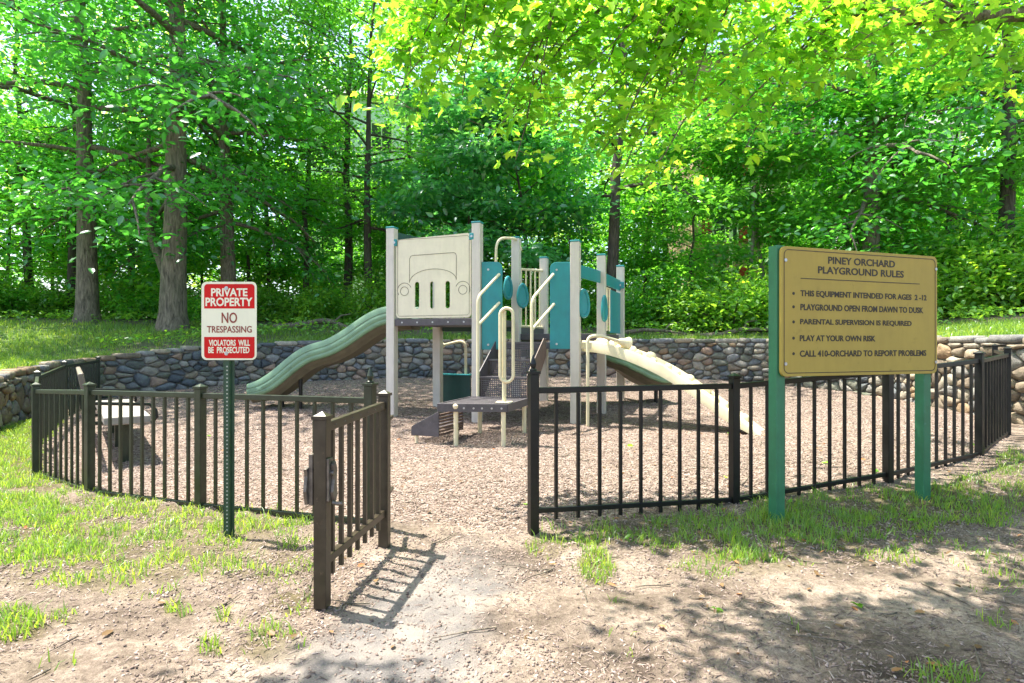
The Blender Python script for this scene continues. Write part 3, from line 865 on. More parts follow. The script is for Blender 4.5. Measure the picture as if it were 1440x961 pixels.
def rules_sign():
    A = Vector((1.892, 4.22, 0)); B = Vector((3.27, 4.70, 0))
    u = unit(B - A); up = Vector((0, 0, 1)); nrm = Vector((u.y, -u.x, 0))     # towards the viewer
    root = empty('rules_sign', (A.x, A.y, gz(A.x, A.y)), 'wide gold playground rules sign on two green square posts', 'sign')
    a_w = .078
    for P, t in ((A, 1.965), (B, 1.93)):
        MB().beam((P.x, P.y, gz(P.x, P.y) - .2), (P.x, P.y, t), a_w, a_w, u).build('post', M['sign_post'], root, bevel=.005)
    O = A + nrm * .056
    # panel extent along u solved on its plane through photo columns 1097 and 1316
    def uv(px, py):
        k = (px - 720) / FOC
        t = (k * O.y - O.x) / (u.x - k * u.y)
        Z = O.y + t * u.y
        return t, z_of(py, Z)
    u0, v1 = uv(1097, 346); u1, _ = uv(1316, 361); v0 = uv(1097, 530)[1]
    panel = MB().prism(rrect(u0, v0, u1, v1, .045), O, u, up, .022).build('sign_panel', M['sign_gold'], root, bevel=.003)
    F = O + nrm * .0116
    outline(rrect(u0 + .022, v0 + .022, u1 - .022, v1 - .022, .04), .005, F, u, up).build('border_line', M['sign_ink'], panel)
    for a, c in ((u0 + .035, v0 + .09), (u0 + .035, v1 - .10), (u1 - .02, v0 + .09), (u1 - .02, v1 - .10)):
        q = F + u * a + up * c
        MB().tube([q, q + nrm * .007], .012, 10).build('bolt', M['bolt'], panel)
    Zp = lambda zx, zy: uv(1040 + zx / 2.185, 320 + zy / 2.185)
    rows = [('PINEY ORCHARD', 268, 112.5, 90, 473), ('PLAYGROUND RULES', 237, 142, 119.5, 500),
            ('THIS EQUIPMENT INTENDED FOR AGES  2 -12', 183, 215, 193, 570), ('PLAYGROUND OPEN FROM DAWN TO DUSK', 183, 255, 235, 560),
            ('PARENTAL SUPERVISION IS REQUIRED', 182, 301, 281, 524), ('PLAY AT YOUR OWN RISK', 181, 350, 331, 413),
            ('CALL 410-ORCHARD TO REPORT PROBLEMS', 181, 398, 378, 569)]
    for k, (body, xl, yb, yt, xr) in enumerate(rows):
        a0, z0 = Zp(xl, yb); _, z1 = Zp(xl, yt); a1, _ = Zp(xr, yb)
        text_mesh(body, F, u, up, a0, a1, z0, z1, M['sign_ink'], 'lettering', panel, .022 if k < 2 else .028)
        if k > 1:
            c = Zp(162, yt + 8)
            q = F + u * c[0] + up * ((z0 + z1) / 2)
            MB().tube([q, q + nrm * .0016], .011, 12).build('bullet', M['sign_ink'], panel)
    l0 = Zp(184, 157); l1 = Zp(549, 157)
    MB().box(F + u * ((l0[0] + l1[0]) / 2) + up * l0[1] + nrm * .0006, (l1[0] - l0[0], .0016, .0055), u, -nrm, up).build('rule_line', M['sign_ink'], panel)
rules_sign()

def trespass_sign():
    x, y = X_of(321, 3.87), 3.87
    root = empty('warning_sign', (x, y, gz(x, y)), 'small red and white no trespassing sign on a perforated green post', 'sign')
    up = Vector((0, 0, 1)); u = Vector((1, 0, 0)); nrm = Vector((0, -1, 0))
    p = MB()
    prof = [(-.036, .012), (-.036, .008), (-.02, .008), (-.014, -.016), (.014, -.016), (.02, .008), (.036, .008), (.036, .012), (.017, .012), (.011, -.012), (-.011, -.012), (-.017, .012)]
    n = len(prof); z0, z1 = gz(x, y) - .15, 1.63
    p.add([(x + a, y + b, z) for z in (z0, z1) for a, b in prof],
          [(i, (i + 1) % n, n + (i + 1) % n, n + i) for i in range(n)] + [tuple(range(n))[::-1], tuple(range(n, 2 * n))])
    post = p.build('post', M['green_post'], root)
    h = MB(); z = gz(x, y) + .05
    while z < 1.14:
        h.tube([(x, y - .0158, z), (x, y - .0172, z)], .0052, 8); z += .0254
    h.build('punched_holes', M['hole'], post)
    pl = MB()
    g = lambda zx, zy: ((zx / 2.53 - 321) * 3.85 / FOC, z_of(380 + zy / 2.53, 3.85))
    X0, Z1 = g(723, 42); X1, Z0 = g(919, 320)
    O = Vector((x, y - .022, 0))
    pl.prism(rrect(X0, Z0, X1, Z1, .034), O, u, up, .004)
    plate = pl.build('sign_plate', M['sign_white'], root)
    F = O + nrm * .0022
    a0, b1 = g(733, 50); a1, b0 = g(912, 137)
    r = .022
    top = [(a1, b0)] + [(a1 - r + r * math.cos(math.radians(t)), b1 - r + r * math.sin(math.radians(t))) for t in range(0, 91, 15)] + \
          [(a0 + r - r * math.sin(math.radians(t)), b1 - r + r * math.cos(math.radians(t))) for t in range(0, 91, 15)] + [(a0, b0)]
    MB().prism(top, F + nrm * .0004, u, up, .001).build('red_band', M['sign_red'], plate)
    a0, b1 = g(733, 238); a1, b0 = g(912, 314)
    bot = [(a0, b1)] + [(a0 + r - r * math.cos(math.radians(t)), b0 + r - r * math.sin(math.radians(t))) for t in range(0, 91, 15)] + \
          [(a1 - r + r * math.sin(math.radians(t)), b0 + r - r * math.cos(math.radians(t))) for t in range(0, 91, 15)] + [(a1, b1)]
    MB().prism(bot, F + nrm * .0004, u, up, .001).build('red_band', M['sign_red'], plate)
    for body, xa, ya, xb, yb, m in (('PRIVATE', 758, 64, 887, 95, 'sign_white'), ('PROPERTY', 738, 97, 905, 130, 'sign_white'),
                                    ('NO', 795, 150, 850, 190, 'sign_text_red'), ('TRESPASSING', 743, 198, 902, 224, 'sign_text_red'),
                                    ('VIOLATORS  WILL', 750, 247, 896, 271, 'sign_white'), ('BE  PROSECUTED', 748, 272, 894, 297, 'sign_white')):
        p0, q1 = g(xa, ya); p1, q0 = g(xb, yb)
        text_mesh(body, F + nrm * .0011, u, up, p0, p1, q0 + .002, q1 - .002, M[m], 'lettering', plate, .03 if m == 'sign_white' else .012, .0008)
    for zy in (65, 297):
        c = g(822, zy)
        MB().lathe((0, 0, 0), [(.012, 0), (.012, .003), (.007, .006)], 12)
        q = F + u * 0 + up * c[1]
        MB().tube([q, q + nrm * .004], .0125, 12).tube([q + nrm * .004, q + nrm * .007], .007, 6).build('bolt', M['bolt'], plate)
trespass_sign()

# ------------------------------------------------------------------ bench inside the fence
def bench():
    n0 = Vector((-4.22, 6.10, 0)); d = Vector((-.60, .80, 0)).normalized(); up = Vector((0, 0, 1))
    s = Vector((d.y, -d.x, 0))                       # towards the playground
    L = 2.45
    g = gz(n0.x, n0.y)
    root = empty('park_bench', (n0.x, n0.y, g), 'grey slab park bench with a brown backrest standing just inside the left fence', 'bench')
    c = n0 + d * L / 2
    MB().box(c + s * .21 + up * (g + .50), (L, .42, .085), d).build('seat', M['bench_slab'], root, bevel=.014)
    MB().box(c - s * .17 + up * (g + .88), (L, .05, .26), d, None, (up + s * -.18)).build('backrest', M['bench_brown'], root, bevel=.014)
    for f in (.12, .5, .88):
        p = n0 + d * (L * f)
        MB().beam(p + s * .2 + up * (g - .2), p + s * .2 + up * (g + .46), .085, .085, d).build('leg', M['fence_olive'], root, bevel=.004)
        b = MB()
        b.tube([p + s * .44 + up * (g + .455), p + s * .2 + up * (g + .452), p - s * .06 + up * (g + .46), p - s * .11 + up * (g + .50), p - s * .135 + up * (g + .62), p - s * .185 + up * (g + .98)], .02, 8)
        b.build('frame', M['fence'], root, True)
    for f in (-.01, 1.01):
        p = n0 + d * (L * f)
        MB().tube([p + s * .42 + up * (g + .46), p + s * .47 + up * (g + .52), p + s * .46 + up * (g + .60), p + s * .40 + up * (g + .66), p - s * .10 + up * (g + .70), p - s * .145 + up * (g + .70)], .018, 8).build('armrest', M['fence'], root, True)
bench()

# ------------------------------------------------------------------ playground structure
def playset():
    up = Vector((0, 0, 1))
    root = empty('playground_structure', (-.4, 8.9, gz(-.4, 8.9)),
                 'beige and teal playground structure with decks, stairs, climbing ramp and two green slides', 'playground')
    P = {1: (-1.80, 8.86, 3.01), 2: (-.50, 8.53, 3.02), 3: (-1.22, 9.72, 3.0), 4: (.07, 9.67, 3.01),
         5: (.567, 10.45, 2.80), 6: (.90, 8.36, 2.72), 7: (1.41, 9.29, 2.67), 8: (1.95, 10.6, 2.67)}
    q = {k: Vector((a, b, 0)) for k, (a, b, c) in P.items()}
    ud = unit((.95, -.30, 0))
    for k, (x, y, t) in P.items():
        p = MB().beam((x, y, gz(x, y) - .3), (x, y, t), .132, .132, ud).build('post', M['post'], root, bevel=.008)
        MB().box((x, y, t + .012), (.142, .142, .026), ud).build('post_cap', M['teal'], p, bevel=.008)
    # decks
    def deck(ids, z):
        pts = [q[i] for i in ids]
        c = sum(pts, Vector()) / 4
        m = MB()
        pl = [(p - c) * .97 + c for p in pts]
        m.add([(p.x, p.y, zz) for zz in (z - .10, z) for p in pl],
              [(3, 2, 1, 0), (4, 5, 6, 7), (0, 1, 5, 4), (1, 2, 6, 5), (2, 3, 7, 6), (3, 0, 4, 7)])
        return m.build('deck', M['steel'], root, bevel=.006)
    d1 = deck((1, 2, 4, 3), 1.66); d2 = deck((2, 6, 7, 4), 1.31); d3 = deck((4, 7, 8, 5), 1.45)
    # dark edge beam with bolts below the car panel
    a, b = q[1], q[2]; d = unit(b - a); out = Vector((d.y, -d.x, 0))
    e = MB().beam(a + d * .07 + out * .03 + up * 1.60, b - d * .07 + out * .03 + up * 1.60, .05, .10).build('edge_beam', M['steel'], root, bevel=.006)
    m = MB()
    for k in range(5):
        c = a.lerp(b, .14 + .18 * k) + out * .056 + up * 1.60
        m.tube([c, c + out * .006], .013, 8)
    m.build('bolt', M['bolt'], e)
    # cream drive panel: real slots, engraved front of a car
    L = (b - a).length
    w0, w1 = .085, L - .085
    z0, z1 = 1.665, 2.86
    O = a + out * .03
    panel = MB()
    th = .022
    W = w1 - w0; sl = [w0 + W * f for f in (.285, .49, .695)]; hw = .036; s0, s1 = 1.80, 2.20
    xs_ = [w0] + [v for c in sl for v in (c - hw, c + hw)] + [w1]
    tl = -.03
    for i in range(0, len(xs_) - 1, 2):                 # full-height strips between the slots
        top = lambda x: z1 + (x - w0) / W * .05 - .025
        cr = .05
        pl = [(xs_[i], z0), (xs_[i + 1], z0), (xs_[i + 1], top(xs_[i + 1])), (xs_[i], top(xs_[i]))]
        if i == 0: pl = [(w0, z0 + cr), (w0 + cr * .3, z0 + cr * .3), (w0 + cr, z0)] + pl[1:3] + [(w0 + cr, top(w0)), (w0 + cr * .3, top(w0) - cr * .3), (w0, top(w0) - cr)]
        if i == len(xs_) - 2: pl = [pl[0], (w1 - cr, z0), (w1 - cr * .3, z0 + cr * .3), (w1, z0 + cr), (w1, top(w1) - cr), (w1 - cr * .3, top(w1) - cr * .3), (w1 - cr, top(w1)), pl[3]]
        panel.prism(pl, O, d, up, th)
    for c in sl:                                        # pieces above and below each slot, with round ends
        arc = [(c + hw * math.cos(t), s1 - hw + hw * math.sin(t)) for t in [math.pi * k / 10 for k in range(11)]]
        panel.prism([(c + hw, z1 + .0), ] and [(c + hw, s1 - hw)] + arc[1:-1] + [(c - hw, s1 - hw), (c - hw, z1 + (c - hw - w0) / W * .05 - .025), (c + hw, z1 + (c + hw - w0) / W * .05 - .025)], O, d, up, th)
        arc = [(c - hw * math.cos(t), s0 + hw - hw * math.sin(t)) for t in [math.pi * k / 10 for k in range(11)]]
        panel.prism([(c - hw, s0 + hw)] + arc[1:-1] + [(c + hw, s0 + hw), (c + hw, z0), (c - hw, z0)], O, d, up, th)
    pn = panel.build('car_panel', M['cream'], root)
    F = O + out * (th / 2 + .002)
    lw = .0032
    def X(f): return w0 + W * f
    def Zf(f): return z0 + (z1 - z0) * f
    def line(pts, closed=False):
        return [F + d * X(a_) + up * Zf(b_) for a_, b_ in pts]
    g = MB()
    g.tube(line([(.185, .44), (.185, .735), (.20, .765), (.225, .775), (.775, .79), (.80, .78), (.81, .75), (.81, .46)]), lw, 6)
    arc = [(.185 + .625 * (1 - math.cos(t)) / 2, .44 + .02 * (t / math.pi) + .15 * math.sin(t)) for t in [math.pi * k / 18 for k in range(19)]]
    g.tube(line(arc), lw, 6)
    asp = W / (z1 - z0)
    for c in (.115, .895):
        for r, full in ((.055, True), (.095, False)):
            ts = [2 * math.pi * k / 24 for k in range(24)]
            if full:
                g.tube(line([(c + r * math.cos(t), .335 + r * asp * math.sin(t)) for t in ts]), lw, 6, closed=True)
            else:
                lo_, hi_ = (20, 215) if c < .5 else (-35, 160)
                g.tube(line([(min(.985, max(.015, c + r * math.cos(math.radians(t)))), .345 + r * asp * math.sin(math.radians(t))) for t in range(lo_, hi_ + 1, 15)]), lw, 6)
    g.tube(line([(.022, .05), (.022, .955), (.045, .975), (.955, .99), (.978, .97), (.978, .05), (.955, .03), (.045, .025)]), lw * .8, 6, closed=True)
    g.build('engraved_outline', M['engrave'], pn)
    for f, zz in ((-.015, 2.79), (1.015, 2.83)):
        bk = MB().box(O + d * X(f) + out * .02 + up * zz, (.075, .03, .10), d).build('corner_bracket', M['teal'], root, bevel=.008)
        c = O + d * X(f) + out * .036 + up * zz
        MB().tube([c, c + out * .008], .018, 10).build('bolt', M['bolt'], bk)
    # teal roof board over the slide entry
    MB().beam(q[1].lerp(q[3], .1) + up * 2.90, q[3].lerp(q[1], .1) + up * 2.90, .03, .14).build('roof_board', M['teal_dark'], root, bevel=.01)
    # teal panels beside the stairs
    def teal_panel(p, dr, w, z0, z1, rnd):
        r = .09
        if rnd > 0: pl = [(0, z0), (w, z0)] + [(w - r + r * math.cos(t), z1 - r + r * math.sin(t)) for t in [math.pi / 2 * k / 8 for k in range(9)]] + [(0, z1)]
        else: pl = [(0, z0), (w, z0), (w, z1)] + [(r - r * math.sin(t), z1 - r + r * math.cos(t)) for t in [math.pi / 2 * k / 8 for k in range(9)]]
        o_ = MB().prism(pl, p, dr, up, .022).build('side_panel', M['teal'], root, bevel=.004)
        n_ = unit(Vector(dr)).cross(up).normalized()
        b_ = MB()
        for aa in (w * .32,):
            for zz in (z0 + .07, z1 - .11):
                c = Vector(p) + unit(dr) * aa + up * zz + n_ * .011
                b_.tube([c, c + n_ * .009], .016, 10)
        b_.build('bolt', M['bolt'], o_)
    ds = unit(q[6] - q[2])
    outs = Vector((ds.y, -ds.x, 0))
    teal_panel(q[2] + ds * .068 + outs * .02, ds, .30, 1.20, 2.46, 1)
    teal_panel(q[6] - ds * .36 + outs * .02, ds, .295, 1.21, 2.44, -1)
    # stairs: perforated risers, treads and cheek plates
    sa = unit((.42, .91, 0)); sb = Vector((sa.y, -sa.x, 0))            # up the stairs, and to the right
    c0 = Vector((-.12, 7.86, 0))
    wid = .70
    st = MB()
    lv = [.57, .84, 1.07, 1.31]
    rn = [0, .27, .54]
    o0 = c0 - sb * wid / 2
    rise = None
    for k in range(3):
        a = o0 + sa * rn[k]
        m = MB().perforated(a + up * (lv[k] + .004), sb, up, wid, lv[k + 1] - lv[k] - .03, .028, .62, .004)
        m.box(a + sb * wid / 2 + up * (lv[k + 1] - .012) + sa * .002, (wid, .03, .024), sb)
        rise = m.build('stair_riser', M['steel'], root)
        if k < 2:
            MB().perforated(a + sa * .018 + up * (lv[k + 1] - .006), sb, sa, wid, .25, .028, .6, .004).build('stair_tread', M['steel'], root)
    for sgn in (-1, 1):
        p = c0 + sb * (sgn * (wid / 2 + .012))
        pl = [(-.03, .50), (.10, .50), (.64, 1.12), (.64, 1.36), (.55, 1.36), (-.03, .87)]
        MB().prism(pl, p, sa, up, .014).build('stair_cheek', M['steel_brown'] if sgn > 0 else M['steel'], root, bevel=.003)
    # low transfer platform
    zp = .575
    FLc, FRc, BR, BL = (Vector(v) for v in ((-.87, 6.92, 0), (-.055, 6.86, 0), (.26, 7.84, 0), (-.56, 7.90, 0)))
    pf = MB().perforated(FLc + up * (zp - .012), FRc - FLc, (BL - FLc), (FRc - FLc).length, (BL - FLc).length * .985, .036, .58, .006)
    plat = pf.build('transfer_platform', M['steel'], root)
    ed = MB()
    for a, b in ((FLc, FRc), (FRc, BR), (BR, BL), (BL, FLc)):
        ed.beam(a + up * (zp - .045), b + up * (zp - .045), .022, .095)
    ed.build('platform_rim', M['steel'], plat, bevel=.003)
    bl = MB(); dd = unit(FRc - FLc); on = Vector((dd.y, -dd.x, 0))
    for f in (.38, .52, .64, .78, .92):
        c = FLc.lerp(FRc, f) + up * (zp - .05) + on * .011
        bl.tube([c, c + on * .006], .012, 8)
    bl.build('bolt', M['bolt'], plat)
    for x, y in ((-.66, 6.95), (-.10, 6.90), (-.42, 7.72), (.16, 7.72)):
        l = MB().tube([(x, y, gz(x, y) - .2), (x, y, zp - .03)], .028, 12).build('platform_leg', M['cream_pipe'], root, True)
    c = Vector((-.66, 6.905, zp - .03))
    MB().lathe(c - up * .03, [(.02, 0), (.034, .02), (.034, .04), (.015, .06)], 12).build('leg_collar', M['cream_pipe'], root, True)
    # lower side step with its wedge cheek
    c1 = Vector((-1.22, 7.16, 0)); ax = unit((.35, -.14, 0))
    MB().prism([(0, .17), (.38, .17), (.38, .475), (.02, .29), (0, .265)], c1, ax, up, .016).build('step_cheek', M['steel'], root, bevel=.004)
    ay = Vector((-ax.y, ax.x, 0))
    sp = MB()
    for k in range(7):
        sp.beam(c1 + ax * .38 + ay * .02 + up * (.19 + .04 * k), c1 + ax * .38 + ay * .62 + up * (.19 + .04 * k), .02, .022)
    sp.build('step_riser', M['steel_brown'], root)
    MB().perforated(c1 + ax * .01 + up * .272, ax, ay, .37, .62, .03, .6, .006).build('step_tread', M['steel'], root)
    MB().prism([(0, .17), (.38, .17), (.38, .475), (.02, .29), (0, .265)], c1 + ay * .64, ax, up, .016).build('step_cheek', M['steel'], root, bevel=.004)
    for p in (c1 + ax * .05 + ay * .04, c1 + ax * .33 + ay * .58, c1 + ax * .05 + ay * .58):
        MB().tube([p + up * (gz(p.x, p.y) - .15), p + up * .20], .022, 10).build('platform_leg', M['cream_pipe'], root, True)
    # stair hand rails
    def bend(pts, r=.10, n=6):
        pts = [Vector(p) for p in pts]; out_ = [pts[0]]
        for i in range(1, len(pts) - 1):
            a, b, c = pts[i - 1], pts[i], pts[i + 1]
            rr_ = min(r, (b - a).length * .45, (c - b).length * .45)
            s_, e_ = b + (a - b).normalized() * rr_, b + (c - b).normalized() * rr_
            out_ += [s_.lerp(b, t).lerp(b.lerp(e_, t), t) for t in [k / n for k in range(n + 1)]]
        return out_ + [pts[-1]]
    def at_px(px, py, Z): return Vector((X_of(px, Z), Z, z_of(py, Z)))
    r = .021
    L1, L2 = at_px(702, 386, 8.44), at_px(702, 426, 8.44)
    v = at_px(672, 418, 7.92)
    MB().tube(bend([L1, v, Vector((v.x, v.y, .50))]), r, 10).tube([L2, Vector((v.x, v.y, z_of(458, 7.92)))], r, 10).build('handrail', M['cream_pipe'], root, True)
    R1, R2 = at_px(778, 386, 8.34), at_px(779, 428, 8.34)
    v2 = at_px(748, 421, 7.80)
    MB().tube(bend([R1, v2, Vector((v2.x, v2.y, gz(v2.x, v2.y) - .1))]), r, 10).tube([R2, Vector((v2.x, v2.y, z_of(464, 7.80)))], r, 10).build('handrail', M['cream_pipe'], root, True)
    # upright grab loop on the platform
    c = at_px(709, 566, 7.08); c.z = zp - .01
    zt, zb = z_of(434, 7.08), z_of(537, 7.08)
    m = MB().tube([c, Vector((c.x, c.y, zt - .03))], .024, 12)
    m.build('grab_post', M['cream_pipe'], root, True)
    h = unit((1, -.12, 0)); hwid = .078; cc = Vector((c.x + .03, c.y - .035, 0))
    lp = [cc + h * (hwid * math.cos(t)) + up * (zt - hwid + hwid * math.sin(t)) for t in [math.pi * k / 12 for k in range(13)]] + \
         [cc + h * (-hwid * math.cos(t)) + up * (zb + hwid - hwid * math.sin(t)) for t in [math.pi * k / 12 for k in range(13)]]
    MB().tube(lp, .02, 10, closed=True).build('grab_loop', M['cream_pipe'], root, True)
    MB().box(c + up * .014, (.19, .17, .012), h).build('base_plate', M['cream_pipe'], root, bevel=.004)
    # arch grip behind the middle posts
    a = at_px(697, 400, 9.3)
    MB().tube(bend([a, at_px(698, 334, 9.3), at_px(727, 336, 9.62), at_px(733, 352, 9.7)], .22, 9), .021, 10).build('arch_grip', M['cream_pipe'], root, True)
    # rear barrier of upright bars between the two back posts
    a, b = q[4], q[5]; d = unit(b - a)
    n = MB().tube([a + d * .06 + up * 2.52, b - d * .06 + up * 2.58], .02, 8).tube([a + d * .06 + up * 1.58, b - d * .06 + up * 1.58], .02, 8)
    for k in range(1, 6):
        c = a.lerp(b, k / 6)
        n.tube([c + up * 1.58, c + up * 2.55], .013, 8)
    n.build('bar_barrier', M['cream_pipe'], root, True)
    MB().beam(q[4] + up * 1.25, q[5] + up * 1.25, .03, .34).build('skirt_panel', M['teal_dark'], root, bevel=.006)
    MB().beam(q[4].lerp(q[5], .06) + up * 1.50, q[5].lerp(q[4], .06) + up * 1.50, .06, .11).build('edge_beam', M['steel'], root, bevel=.006)
    # oval leaf-shaped grips fixed to posts
    def grip(px, py, Z, hh, ang):
        c = at_px(px, py, Z); d_ = Vector((math.cos(ang), math.sin(ang), 0))
        pts = [c + d_ * (.075 * math.cos(t) * (1.15 - .25 * math.sin(t))) + up * (hh * math.sin(t)) for t in [2 * math.pi * k / 24 for k in range(24)]]
        m_ = MB().tube(pts, .026, 8, closed=True)
        inner = [(.062 * math.cos(t) * (1.1 - .2 * math.sin(t)), (hh - .03) * math.sin(t)) for t in [2 * math.pi * k / 20 for k in range(20)]]
        m_.prism(inner, c, d_, up, .014)
        m_.build('oval_grip', M['teal'], root, True)
    grip(714.5, 405, 9.5, .17, .9); grip(735, 416, 9.50, .18, .5); grip(821, 427, 8.36, .185, .6); grip(850, 434, 9.05, .185, 1.1)
    # roof boards and solid panel at the right-hand bay
    for i, j in ((6, 7), (7, 8)):
        a, b = q[i], q[j]; d = unit(b - a)
        MB().beam(a + d * .07 + up * 2.33, b - d * .07 + up * 2.33, .03, .19).build('roof_board', M['teal'], root, bevel=.012)
    a, b = q[7], q[8]; d = unit(b - a)
    MB().beam(a.lerp(b, .45) + up * 1.83, b - d * .07 + up * 1.83, .024, .72).build('side_panel', M['teal'], root, bevel=.006)
    bk = q[8] - d * .04 + Vector((-.02, -.09, 0)) + up * 2.33
    MB().box(bk, (.15, .03, .12), (1, 0, 0)).build('corner_bracket', M['teal'], root, bevel=.006)
    MB().tube([bk + Vector((0, -.014, 0)), bk + Vector((0, -.024, 0))], .016, 10).build('bolt', M['bolt'], root)
    n = MB().tube([q[7].lerp(q[8], .1) + up * 2.2, q[7].lerp(q[8], .42) + up * 2.2], .014, 8)
    for f in (.15, .27, .39):
        c = q[7].lerp(q[8], f); n.tube([c + up * 1.5, c + up * 2.2], .012, 8)
    n.build('bar_barrier', M['cream_pipe'], root, True)
    # open-underside deck beam behind the first deck and the low play counter below it
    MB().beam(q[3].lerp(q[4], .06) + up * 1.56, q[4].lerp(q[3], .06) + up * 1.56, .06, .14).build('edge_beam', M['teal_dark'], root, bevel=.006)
    ca, cb = at_px(619, 540, 10.1), at_px(662, 538, 9.9)
    cm = (ca + cb) / 2
    g0 = gz(cm.x, cm.y)
    dd = unit((cb.x - ca.x, cb.y - ca.y, 0))
    Lc = math.hypot(cb.x - ca.x, cb.y - ca.y)
    zc = z_of(528, 10.0)
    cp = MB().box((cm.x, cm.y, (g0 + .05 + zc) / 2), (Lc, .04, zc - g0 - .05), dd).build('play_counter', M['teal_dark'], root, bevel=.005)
    MB().box((cm.x, cm.y, zc + .012), (Lc + .02, .16, .024), dd).build('counter_top', M['teal'], cp, bevel=.006)
    pz = [at_px(655, 528, 9.95), at_px(655, 478, 9.95), at_px(622, 486, 10.1)]
    MB().tube(bend(pz, .16, 8), .024, 10).lathe(pz[2] - up * .04, [(.03, 0), (.05, .03), (.05, .06), (.02, .09)], 10).build('speaking_tube', M['cream_pipe'], root, True)
    # wavy slide sweeping left
    def slide(path, width, name, rim=.20, skirt=.12):
        path = [Vector(p) for p in path]
        # resample smoothly
        n = 46; ts = np.linspace(0, len(path) - 1, n)
        co = np.array([[*p] for p in path]); k = np.arange(len(path))
        R = np.stack([np.interp(ts, k, co[:, i]) for i in range(3)], 1)
        for _ in range(5): R[1:-1] = (R[:-2] + 2 * R[1:-1] + R[2:]) / 4
        h = width / 2
        half = [(0, .0), (h * .5, .004), (h * .82, .03), (h * .93, .09), (h * .98, rim - .04), (h * 1.02, rim), (h * 1.08, rim + .022), (h * 1.18, rim + .018), (h * 1.25, rim - .02), (h * 1.27, rim - .07), (h * 1.245, rim - .078), (h * 1.245, rim - .09), (h * 1.28, rim - .10), (h * 1.29, rim - .16), (h * 1.265, rim - .168), (h * 1.265, rim - .18), (h * 1.29, rim - .19), (h * 1.27, -skirt * .5), (h * 1.2, -skirt)]
        prof = [(-a, b) for a, b in half[::-1]] + half[1:]
        m_ = len(prof)
        vs = []; un = []
        for i in range(n):
            a = Vector(R[max(0, i - 1)]); b = Vector(R[min(n - 1, i + 1)]); t = (b - a).normalized()
            s_ = t.cross(up).normalized(); w_ = s_.cross(t).normalized()
            p = Vector(R[i]); f = i / (n - 1); lift = 1 - .25 * max(0, (f - .85) / .15)
            for a_, b_ in prof: vs.append(p + s_ * a_ + (w_ * .6 + up * .4).normalized() * (b_ * lift))
            for a_, b_ in ((-h * 1.19, -skirt + .012), (-h * 1.0, -.10), (-h * .96, -.09), (-h * .75, -.15), (-h * .3, -.15), (h * .3, -.15), (h * .75, -.15), (h * .96, -.09), (h * 1.0, -.10), (h * 1.19, -skirt + .012)):
                un.append(p + s_ * a_ + w_ * b_)
        fs = [(i * m_ + k_, i * m_ + k_ + 1, (i + 1) * m_ + k_ + 1, (i + 1) * m_ + k_) for i in range(n - 1) for k_ in range(m_ - 1)]
        o_ = MB().add(vs, fs).build(name, M['slide'], root, True)
        sm = o_.modifiers.new('thickness', 'SOLIDIFY'); sm.thickness = .012; sm.offset = 0
        u_ = 10
        fs = [(i * u_ + k_, i * u_ + k_ + 1, (i + 1) * u_ + k_ + 1, (i + 1) * u_ + k_) for i in range(n - 1) for k_ in range(u_ - 1)]
        fs += [tuple(range(u_)), tuple((n - 1) * u_ + k_ for k_ in range(u_))]
        MB().add(un, fs).build('slide_underside', M['slide_under'], o_)
        return o_
    zr = [(-1.52, 9.33, 1.66), (-1.78, 9.38, 1.66), (-2.0, 9.43, 1.62), (-2.25, 9.48, 1.48), (-2.5, 9.53, 1.30), (-2.79, 9.59, 1.145), (-3.0, 9.63, 1.09), (-3.2, 9.67, 1.04),
          (-3.42, 9.7, .90), (-3.65, 9.73, .70), (-3.85, 9.76, .56), (-4.05, 9.78, .49), (-4.22, 9.8, .47)]
    s1 = slide(zr, .50, 'slide', .20, .05)
    for x, y, zt in ((-3.42, 9.55, .72), (-3.78, 9.72, .44)):
        MB().tube([(x, y, gz(x, y) - .2), (x, y, zt)], .03, 10).build('slide_leg', M['fence'], s1, True)
    s2 = slide([(1.66, 10.25, 1.08), (1.85, 10.2, .99), (2.05, 10.22, .86), (2.25, 10.28, .74), (2.45, 10.36, .67), (2.66, 10.45, .65)], .50, 'slide', .2, .05)
    MB().tube([(2.5, 10.25, gz(2.5, 10.25) - .2), (2.5, 10.25, .56)], .035, 10).build('slide_leg', M['fence'], s2, True)
    # arched climbing ramp with footholds
    a0 = Vector((1.15, 8.83, 0)); ax = unit((.88, -.48, 0)); ay = Vector((-ax.y, ax.x, 0))
    prof = [(0, 1.315), (.3, 1.29), (.6, 1.21), (.9, 1.10), (1.2, .955), (1.5, .77), (1.8, .56), (2.1, .34), (2.3, .19), (2.44, .085)]
    ss = np.linspace(0, 2.44, 30); zz = np.interp(ss, [p[0] for p in prof], [p[1] for p in prof])
    for _ in range(3): zz[1:-1] = (zz[:-2] + 2 * zz[1:-1] + zz[2:]) / 4
    hw = .28
    sec = [(-hw, -.14), (-hw, .0), (-hw + .012, .018), (-hw + .05, .02), (-hw + .07, -.02), (hw - .07, -.02), (hw - .05, .02), (hw - .012, .018), (hw, 0), (hw, -.14), (hw - .02, -.14), (hw - .03, -.05), (-hw + .03, -.05), (-hw + .02, -.14)]
    n = len(sec); vs = []
    for s_, z_ in zip(ss, zz):
        th_ = 1 - .75 * max(0, (s_ - 2.0) / .44)
        for v_, w_ in sec: vs.append(a0 + ax * float(s_) + ay * v_ + up * (float(z_) + w_ * (th_ if w_ < 0 else 1)))
    fs = [(i * n + k, i * n + (k + 1) % n, (i + 1) * n + (k + 1) % n, (i + 1) * n + k) for i in range(29) for k in range(n)] + [tuple(range(n))[::-1], tuple(29 * n + k for k in range(n))]
    rp = MB().add(vs, [f[::-1] for f in fs]).build('climbing_ramp', M['ramp'], root, True)
    rg = random.Random(5)
